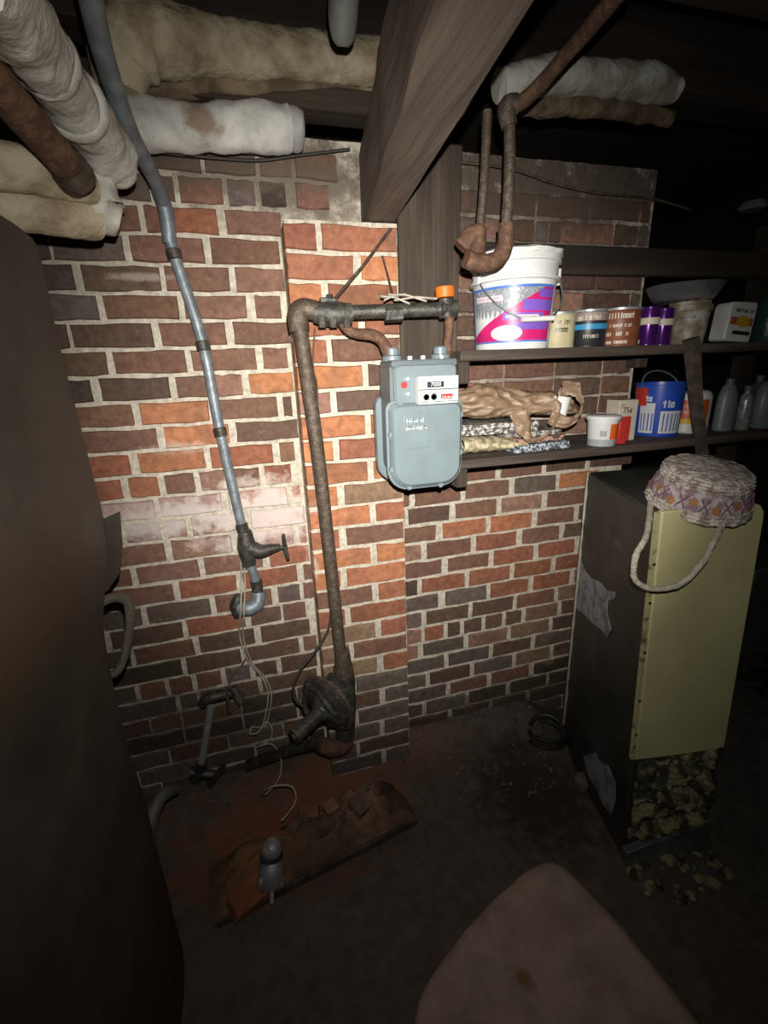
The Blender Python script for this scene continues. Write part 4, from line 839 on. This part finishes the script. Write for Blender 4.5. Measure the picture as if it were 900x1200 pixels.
b = B(); b.lathe([(.0135, -.004), (.0135, .005), (.009, .006), (.001, .004)], c+V((-.006, -.0365, .125)), 20, M=axis((0, -1, 0))); mk('finger_hole', b, m_black, r_)

# ================================================================== OLD FURNACE CASING
m_blk = stain('black_enamel', (.044, .046, .038), [(tuple(at(728, 640, 1.0)), (.04, .05, .02), (.10, .10, .09), .5), (tuple(at(702, 880, 1.0)), (.05, .10, .10), (.08, .09, .11), .6)], .38, .12, 12)
FLb = V((.985, .835, .0)); FRb = at(822, 985, .80); FRb.z = 0; FLt = at(770, 603, .835); FRt = at(893, 566, .805)
zt = (FLt.z+FRt.z)/2; BLt = at(690, 552, 1.285); BLb = V((BLt.x+.005, 1.285, .0))
wv = (FRt-FLt); BRt = BLt+wv; BRb = BLb+(FRb-FLb)
zt = FLt.z
t = thing('furnace_casing', 'tall old boiler casing with black side and cream enamel front, right of the brick wall', 'boiler', FLb)
def inn(p, q, k): return p+(q-p)*k
for p in (FLt, FRt, BLt, BRt): p.z = zt
b = B(); b.hexa([FLb, FRb, BRb, BLb], [FLt, FRt, BRt, BLt]); mk('black_body', b, m_blk, t, bevel=.008)
nf = (FRt-FLt).cross(V((0, 0, 1))).normalized()   # outward to the front
if nf.y > 0: nf = -nf
m_crm2 = mat('cream_enamel', (.60, .57, .31), .42, 0, .12, 6, .06, col2=(.53, .50, .26), bscale=10)
# cream panel: lower edge at px y~885, rounded top right corner
def fp(u, z): a = inn(FLb, FLt, z/zt); c = inn(FRb, FRt, z/zt); return inn(a, c, u)
zl0 = at(734, 888, .835).z; zl1 = at(830, 876, .80).z
out = [(0, zl0), (.5, (zl0+zl1)/2-.004), (1.03, zl1), (1.03, zt-.03), (1.02, zt-.012), (.98, zt+.004), (.9, zt+.012), (.5, zt+.012), (0, zt+.012)]
b = B(); n = len(out); b.add([fp(u, z)+nf*.001 for u, z in out]+[fp(u, z)+nf*.016 for u, z in out], [tuple(range(n)), tuple(range(2*n-1, n-1, -1))]+[(k, (k+1)%n, n+(k+1)%n, n+k) for k in range(n)])
pan = mk('cream_panel', b, m_crm2, t, bevel=.003)
b = B(); b.add([fp(-.035, zl0-.0)+nf*.001, fp(.0, zl0)+nf*.001, fp(0, zt+.008)+nf*.001, fp(-.035, zt+.008)+nf*.001]+[fp(-.035, zl0)+nf*.012, fp(.0, zl0)+nf*.012, fp(0, zt+.008)+nf*.012, fp(-.035, zt+.008)+nf*.012], [(0,1,2,3),(4,5,6,7),(0,1,5,4),(1,2,6,5),(2,3,7,6),(3,0,4,7)]); mk('cream_edge_strip', b, mat('chipped_cream', (.44, .41, .22), .5, 0, .5, 30, .2, col2=(.12, .10, .07), mixlo=.35, mixhi=.45), t)
for z in (.52, .64, .80, .95, 1.06):
    p = fp(-.018, z)+nf*.012; b = B(); b.cyl(p, p+nf*.003, .004, 8); mk('screw', b, m_iron, t)
# exposed insulation below the panel
m_ins = mat('torn_insulation', (.26, .24, .12), .9, 0, .5, 24, .9, col2=(.035, .032, .02), mixlo=.44, mixhi=.56, bscale=60)
b = B(); b.grid(lambda u, v: fp(.03+.94*u, .10+(zl0-.11)*v)+nf*(.012+.028*(noise.fractal(V((u*5, v*8, 2)), 1, 2, 4)+.15)), 30, 40); mk('torn_insulation', b, m_ins, t, solid=.006)
b = B(); b.add([fp(-.02, .0)+nf*.002, fp(1.0, .0)+nf*.002, fp(1.0, .13)+nf*.002, fp(-.02, .06)+nf*.002]+[fp(-.02, 0)+nf*.03, fp(1.0, 0)+nf*.03, fp(1.0, .13)+nf*.028, fp(-.02, .06)+nf*.028], [(0,1,2,3),(7,6,5,4),(0,1,5,4),(1,2,6,5),(2,3,7,6),(3,0,4,7)]); mk('grey_base_plate', b, mat('dull_zinc', (.15, .165, .17), .5, .2, .4, 15, .2), t, bevel=.003)
sn = (BLt-FLt).cross(BLb-FLt).normalized()
if sn.x > 0: sn = -sn
def side(a, b_): d = ray(a, b_); return CAM+d*((FLt-CAM).dot(sn)/d.dot(sn))+sn*.001
m_bare = mat('bare_zinc', (.27, .30, .33), .55, .1, .3, 25, .5, col2=(.15, .165, .185), mixlo=.4, mixhi=.55)
for poly in ([(681, 655), (686, 668), (694, 678), (706, 683), (712, 692), (722, 694), (720, 702), (713, 704), (712, 716), (717, 738), (712, 747), (706, 738), (696, 731), (684, 719), (674, 712), (676, 690)],
             [(684, 886), (698, 882), (704, 892), (714, 898), (722, 918), (722, 935), (717, 955), (708, 944), (700, 926), (690, 908)]):
    n = len(poly); b = B(); b.add([side(*p) for p in poly]+[side(*p)+sn*.0015 for p in poly], [tuple(range(n)), tuple(range(2*n-1, n-1, -1))]+[(k, (k+1)%n, n+(k+1)%n, n+k) for k in range(n)]); mk('bare_patch', b, m_bare, t)
# light rope-like plaster line along the back left corner
b = B(); b.tube([inn(BLt, BLb, k/30)+V((-.006+.002*noise.noise(V((k, 0, 0))), -.004, 0)) for k in range(0, 30)], .004, 8, .003, 60, 1); mk('plaster_seam', b, mat('plaster', (.42, .38, .30), .9), t)
# rubble at its foot
b = B(); rg = random.Random(4)
for i in range(40):
    p = V((FLb.x+rg.uniform(-.02, .30), FLb.y-rg.uniform(.03, .16)-.0, 0)); r_ = rg.uniform(.006, .020); p.z = fh(p.x, p.y)+r_*.35; b.sphere(p, (r_*1.2, r_, r_*.6), 8, 5, .4, 3)
tag(mk('insulation_crumbs', b, m_ins, loc=FLb+V((.1, -.1, 0))), 'crumbs of fallen yellowish insulation at the foot of the cream boiler casing', 'debris', kind='stuff')

# ================================================================== BASKET, upside down on the casing
hc = inn(FLt, FRt, .52)+V((.006, .046, 0)); hc.z = zt+.004
m_bask = mat('woven_straw', (.66, .61, .55), .85, 0, .35, 60, .9, col2=(.30, .22, .19), mixlo=.38, mixhi=.6, bscale=130)
m_bband = mat('woven_band', (.52, .46, .46), .85, 0, .35, 60, .9, col2=(.26, .17, .20), mixlo=.40, mixhi=.58, bscale=130)
Mh = Matrix.Rotation(math.radians(13), 3, 'X') @ Matrix.Rotation(math.radians(-3), 3, 'Y')
hat = thing('straw_basket', 'woven straw basket with an orange patterned band, upside down on the boiler casing', 'basket', hc)
Rb, Rt, Hh = .114, .090, .100
prof = [(Rb-.004, 0), (Rb+.003, .006), (Rb, .016), (Rb-.002, .020), (Rt+.006, Hh-.022), (Rt+.006, Hh-.014), (Rt+.002, Hh-.006), (Rt-.006, Hh), (Rt*.5, Hh+.002), (.001, Hh+.003)]
b = B(); b.lathe(prof, hc, 56, M=Mh, amt=.0022, fr=60, capb=False); mk('basket_body', b, m_bask, hat, smooth=60)
for z, R_ in ((.004, Rb), (.013, Rb-.001), (.022, Rb-.002), (Hh-.024, Rt+.006), (Hh-.016, Rt+.006), (Hh-.008, Rt+.003)):
    b = B(); q = [hc+Mh @ V(((R_+.002*math.sin(k*2.3))*math.cos(k*math.pi/30), (R_+.002*math.sin(k*2.3))*math.sin(k*math.pi/30), z+.0015*math.sin(k*1.1))) for k in range(61)]
    b.tube(q, .0048, 8, .0012, 90, 1); mk('braid', b, m_bask, hat, smooth=80)
b = B(); zb0, zb1 = .026, Hh-.027; rb_ = lambda z: Rb-.002+(Rt+.006-Rb+.002)*(z-.020)/(Hh-.042)
b.grid(lambda u, v: hc+Mh @ V(((rb_(zb0+(zb1-zb0)*v)+.002)*math.cos(u*6.2832), (rb_(zb0+(zb1-zb0)*v)+.002)*math.sin(u*6.2832), zb0+(zb1-zb0)*v)), 56, 4); bnd = mk('patterned_band', b, m_bband, hat)
def hb(a, z, e): return hc+Mh @ V(((rb_(z)+e)*math.cos(a), (rb_(z)+e)*math.sin(a), z))
m_om = mat('burnt_orange_straw', (.42, .20, .09), .85, 0, .2, 60, .6); m_ms = mat('mauve_stitch', (.26, .12, .17), .85, 0, .2, 60, .6)
for k in range(14):
    b = B(); bp_ = B()
    a = k*math.pi/7+.15; zz = .038 if k % 2 else .050
    b.grid(lambda u, v: hb(a+.095*v*math.cos(u*6.283), zz+.0105*v*math.sin(u*6.283), .0045-.001*v), 14, 2)
    for s_ in (-1, 1): bp_.tube([hb(a+.22-.09*s_, .030, .003), hb(a+.22+.09*s_, .060, .003)], .0022, 6)
    mk('orange_motif', b, m_om, bnd); mk('crossed_stitch', bp_, m_ms, bnd)
h0 = hc+Mh @ V((-Rb*.90, Rb*.36, .004)); h1 = hc+Mh @ V((-Rb*.30, -Rb*.94, .006))
hpts = [h0, at(758, 625, .80), at(745, 652, .765), at(743, 676, .77), at(756, 688, .765), at(778, 690, .755), at(800, 683, .745), at(822, 661, .735), at(834, 640, .73), h1]
b = B(); b.tube(hpts, .0068, 12, .0015, 60, 8)
mk('rope_handle', b, mat('rope_straw', (.60, .56, .46), .85, 0, .3, 60, .6), hat, smooth=80)

# ================================================================== BIG BROWN TANK ON THE LEFT
edge = [(40, 230), (62, 300), (88, 420), (106, 500), (122, 565), (136, 610), (138, 660), (130, 710), (135, 770), (150, 840), (166, 900), (182, 950)]
YT = .98
Zs = [at(x, y, YT) for x, y in edge]
def ex(z):
    if z >= Zs[0].z: return Zs[0].x
    for a, c in zip(Zs, Zs[1:]):
        if a.z >= z >= c.z: k = (a.z-z)/(a.z-c.z); return a.x+(c.x-a.x)*k
    return Zs[-1].x
b = B(); nz = 50; na = 40; W_, D_ = .34, .42
zt_, zb_ = 1.77, .02
vs = []
for i in range(nz+1):
    z = zb_+(zt_-zb_)*i/nz; e_ = sum(ex(z+d) for d in (-.06, -.03, 0, .03, .06))/5
    for k in range(na):
        a = 2*math.pi*k/na; cx_, sy_ = math.cos(a), math.sin(a)
        px_ = math.copysign(abs(cx_)**.55, cx_)*W_; py_ = math.copysign(abs(sy_)**.55, sy_)*D_
        vs.append(V((e_-W_+px_+.004*noise.noise(V((a*2, z*4, 0))), .72+py_+.006*noise.noise(V((a*2, z*3, 5))), z)))
b.add(vs, [(i*na+k, i*na+(k+1)%na, (i+1)*na+(k+1)%na, (i+1)*na+k) for i in range(nz) for k in range(na)]+[tuple(range(na))[::-1], tuple(nz*na+k for k in range(na))])
m_tank = stain('tank_paint_lit_spot', (.060, .050, .040), [(tuple(at(40, 610, .6)), (.05, .3, .10), (.13, .115, .10), .6), (tuple(at(50, 720, .6)), (.15, .4, .16), (.07, .042, .024), .7)], .55, .15, 8)  # first, paler blotch is the lit spot on the tank, painted into its colour
t = thing('storage_tank', 'huge dark brown metal tank filling the left edge of the picture', 'tank', (Zs[5].x-W_, .72, 0)); mk('tank_shell', b, m_tank, t, smooth=50)
b = B(); q = [at(140, 600, 1.02), at(143, 640, 1.02), at(140, 672, 1.02), at(128, 690, 1.01), at(112, 700, .99), at(96, 690, .96), at(100, 650, .96), at(118, 610, .99)]
b.add([p+V((0, -.006, 0)) for p in q]+[p+V((0, .006, 0)) for p in q], [tuple(range(8)), tuple(range(15, 7, -1))]+[(k, (k+1)%8, 8+(k+1)%8, 8+k) for k in range(8)]); mk('bent_flap', b, m_tank, t)
b = B(); b.tube([at(118, 706, 1.0), at(134, 700, 1.02), at(150, 706, 1.04), at(152, 730, 1.04), at(147, 765, 1.03), at(138, 786, 1.01), at(128, 792, 1.0)], [.010, .011, .011, .010, .010, .010, .009], 10, .001, 30, 5); mk('strap_loop', b, mat('dull_strap', (.12, .10, .075), .7), t)
b = B(); b.tube([at(205, 925, 1.18), at(188, 935, 1.12), at(176, 965, 1.07), at(172, 1010, 1.04), at(164, 1060, 1.0), at(158, 1080, .98)], [.016, .018, .019, .02, .02, .018], 14, .002, 20, 5); tag(mk('drain_hose', b, mat('grey_green_hose', (.12, .125, .10), .6), loc=at(164, 1060, 1.0)), 'dull grey green hose curving to the floor beside the big brown tank', 'hose')

# ================================================================== DEBRIS ON THE FLOOR
m_rot = stain('rotten_wood', (.13, .085, .055), [((.22, 1.2, .1), (.12, .12, .2), (.30, .17, .11), .8), ((-.15, 1.1, .1), (.14, .12, .2), (.26, .11, .05), .7), ((.30, 1.22, .1), (.05, .1, .2), (.035, .02, .015), .8)], .9, .8, 24)
A_ = az(252, 1086, .02); Bp = az(490, 962, .02); dA = (Bp-A_); nA = V((-dA.y, dA.x, 0)).normalized()
b = B()
def rot_(u, v):
    w_ = .19-.04*u+.03*noise.noise(V((u*6, 3, 1))); p = A_+dA*u+nA*(w_*v+.012*noise.noise(V((u*9, v*2, 0))))
    e_ = math.sin(math.pi*min(1, max(0, v)))**.5*(.06+.06*u)*(1-abs(2*u-1)**5)
    return p+V((0, 0, .012+e_*(1+.75*noise.fractal(V((u*8, v*4, 1)), 1, 2, 4))+.0))
b.grid(rot_, 70, 24); b.grid(lambda u, v: (lambda p: V((p.x, p.y, p.z*v)))(rot_(u, 0)), 70, 1)
t = thing('rotten_log', 'rotten broken log with brick dust lying on the cellar floor', 'wood', A_)
mk('crumbling_wood', b, m_rot, t, smooth=60)
b = B(); b.box((A_+Bp)/2+V((0, 0, .022))-nA*.012, (dA.length*.97, .010, .026), RZ(math.degrees(math.atan2(dA.y, dA.x)))); mk('bark_edge', b, m_wood, t, bevel=.003)
def chunk(px, py, z, d, rz, col, label, tilt=10):
    p = az(px, py, z); b = B(); vs = []
    M = RZ(rz) @ Matrix.Rotation(math.radians(tilt), 3, 'X')
    b.box(p, d, M); b.v = [v+V((random.uniform(-.006, .006), random.uniform(-.006, .006), random.uniform(-.004, .004))) for v in b.v]
    tag(mk('broken_brick', b, mat('chunk_'+label[:6], col, .9, 0, .3, 30, .5), loc=p, bevel=.004), label, 'brick')
chunk(388, 946, .115, (.05, .045, .03), 20, (.33, .17, .11), 'square pale pink brick bit on the rotten log')
chunk(362, 952, .105, (.07, .04, .03), -15, (.27, .12, .075), 'long reddish brick bit left of the pale pink one')
chunk(425, 938, .12, (.10, .07, .03), 30, (.20, .13, .09), 'flat brown slab lying on the far end of the rotten log')
chunk(295, 1048, .07, (.13, .07, .03), 28, (.28, .10, .045), 'orange brick slab at the near end of the rotten log')
b = B(); rg = random.Random(9)
for i in range(260):
    x = rg.uniform(-.3, 1.0); y = rg.uniform(1.12, 1.42); r_ = rg.uniform(.002, .009); z = fh(x, y)+r_*.3
    b.sphere((x, y, z), (r_*1.3, r_, r_*.7), 6, 4, .4, 3)
tag(mk('rubble', b, mat('rubble', (.26, .15, .10), .9, 0, .4, 30, .3, col2=(.12, .08, .06)), loc=(.3, 1.3, .05)), 'small brick crumbs and grit scattered along the foot of the wall', 'rubble', kind='stuff')
# grey gadget
g0_ = az(318, 1040, .10)
t = thing('gas_governor', 'small pale grey metal fitting with a domed head standing on the rotten log', 'fitting', g0_)
m_gg = mat('cast_grey', (.36, .37, .37), .45, .3, .35, 30, .2)
Mg = Matrix.Rotation(math.radians(8), 3, 'Y') @ Matrix.Rotation(math.radians(-22), 3, 'X')
b = B(); b.lathe([(.018, 0), (.032, .01), (.038, .03), (.036, .055), (.028, .075), (.024, .08)], g0_, 24, M=Mg); mk('lower_body', b, m_gg, t)
b = B(); b.lathe([(.024, .079), (.034, .083), (.034, .090), (.024, .093)], g0_, 24, M=Mg); mk('collar', b, m_iron, t)
b = B(); b.lathe([(.026, .092), (.031, .100), (.030, .118), (.022, .131), (.010, .137), (.001, .138)], g0_, 24, M=Mg); mk('domed_head', b, m_gg, t)
for s_ in (-1, 1): b = B(); b.sphere(g0_+Mg @ V((s_*.026, -.008, .02)), (.014, .016, .028)); mk('lug', b, m_gg, t)
b = B(); b.tube([g0_+Mg @ V((0, -.02, .02)), g0_+Mg @ V((0, -.035, -.02))], .006, 10); mk('spout', b, m_steel, t)
# coil of hose beside boiler casing
t = thing('hose_coil', 'black coil of hose in the shadow at the left foot of the boiler casing', 'hose', (1.0, 1.2, .05))
b = B(); cc = az(640, 868, .06); b.tube([cc+V((.075*math.cos(k*.35)*(1-.01*k*.3), .065*math.sin(k*.35), .0+.012*k*.14+.01*math.sin(k*.35*2))) for k in range(44)], .009, 10, 0, 1, 1); mk('coils', b, mat('black_rubber', (.03, .03, .028), .45), t)
# grey rock beside casing
p = az(682, 916, .03); b = B(); b.sphere(p, (.03, .03, .035), 14, 9, .3, 2); tag(mk('stone', b, mat('brown_stone', (.16, .14, .11), .9), loc=p), 'small brown stone against the foot of the black boiler side', 'stone')

# right dark corner
b = B(); p = at(880, 690, 1.5); b.box((p.x+.1, 1.6, p.z-.1), (.42, .35, .50)); tag(mk('metal_cabinet', b, mat('dim_green_metal', (.09, .095, .08), .6), loc=(p.x+.1, 1.6, p.z-.35), bevel=.008), 'dim grey green cabinet in the dark behind the boiler casing', 'cabinet')
b = B(); p2 = at(885, 830, 1.35); b.sphere(p2+V((.02, 0, -.0)), (.085, .07, .07), 18, 12, .3, 3); tag(mk('clay_pot', b, mat('terracotta', (.22, .09, .04), .85, 0, .5, 12, .5, col2=(.08, .04, .025)), loc=p2), 'reddish brown rounded lump glimpsed at the right edge behind the boiler', 'pot')
b = B(); b.box((p2.x+.1, 1.45, (p2.z-.07)/2), (.5, .5, p2.z-.075)); tag(mk('wooden_crate', b, m_joist, loc=(p2.x+.1, 1.45, 0), bevel=.006), 'black wooden crate under the reddish lump at the right edge', 'crate')
b = B(); b.box((2.05, 1.7, .2), (.5, .4, .4))

# ================================================================== MATTRESS
ZM = .22; apex = V((.66, .775, ZM))
top_ = [V(p) for p in ((.0, -.1), (.11, .42), (.177, .579), (.232, .637), (.347, .699), (.45, .742), (.53, .767), (.585, .783), (.63, .787), (.668, .775), (.695, .74), (.715, .688), (.741, .569), (.757, .462), (.765, .387), (.77, .2), (.76, -.3), (.70, -.75), (.3, -.78), (.05, -.6))]
def smooth_loop(pts, r):
    o = []; n = len(pts)
    for i in range(n):
        p0, p1, p2, p3 = pts[i-1], pts[i], pts[(i+1) % n], pts[(i+2) % n]
        for k in range(r):
            t = k/r; o.append(.5*((2*p1)+(p2-p0)*t+(2*p0-5*p1+4*p2-p3)*t*t+(3*p1-p0-3*p2+p3)*t**3))
    return o
per = smooth_loop(top_, 5); n = len(per); cm = V((.42, .05))
b = B(); rows = [(.02, .02), (0, .05), (.006, .10), (0, ZM-.05), (.004, ZM-.028), (.015, ZM-.010), (.035, ZM-.001)]+[(k, ZM+.004) for k in (.06, .10, .15, .22, .30, .40, .52)]
vs = []
for sh, z in rows:
    for p in per:
        d = (cm-p); q = p+d.normalized()*min(sh, d.length*.98); zz = z
        if z >= ZM-.012: zz += .010*noise.fractal(V((q.x*8, q.y*8, 0)), 1, 2, 4)-.006*max(0, math.cos(q.x*28)*math.cos(q.y*28))
        vs.append(V((q.x, q.y, zz)))
m_ = len(rows)
b.add(vs, [(i*n+k, i*n+(k+1)%n, (i+1)*n+(k+1)%n, (i+1)*n+k) for i in range(m_-1) for k in range(n)]+[tuple(range(n)), tuple((m_-1)*n+k for k in range(n))])
m_matt = stain('stained_ticking', (.30, .235, .20), [(tuple(az(615, 1150, ZM)), (.02, .025, .1), (.17, .09, .04), .9), (tuple(az(700, 1160, ZM)), (.03, .02, .1), (.20, .13, .09), .6),
    (tuple(az(560, 1040, ZM)), (.10, .05, .1), (.36, .30, .265), .6), (tuple(az(640, 1080, ZM)), (.12, .06, .1), (.25, .18, .15), .6)], .9, .25, 9)
tag(mk('mattress', b, m_matt, loc=(.42, .05, 0), smooth=60), 'stained pinkish brown old mattress corner lying in the foreground', 'mattress')
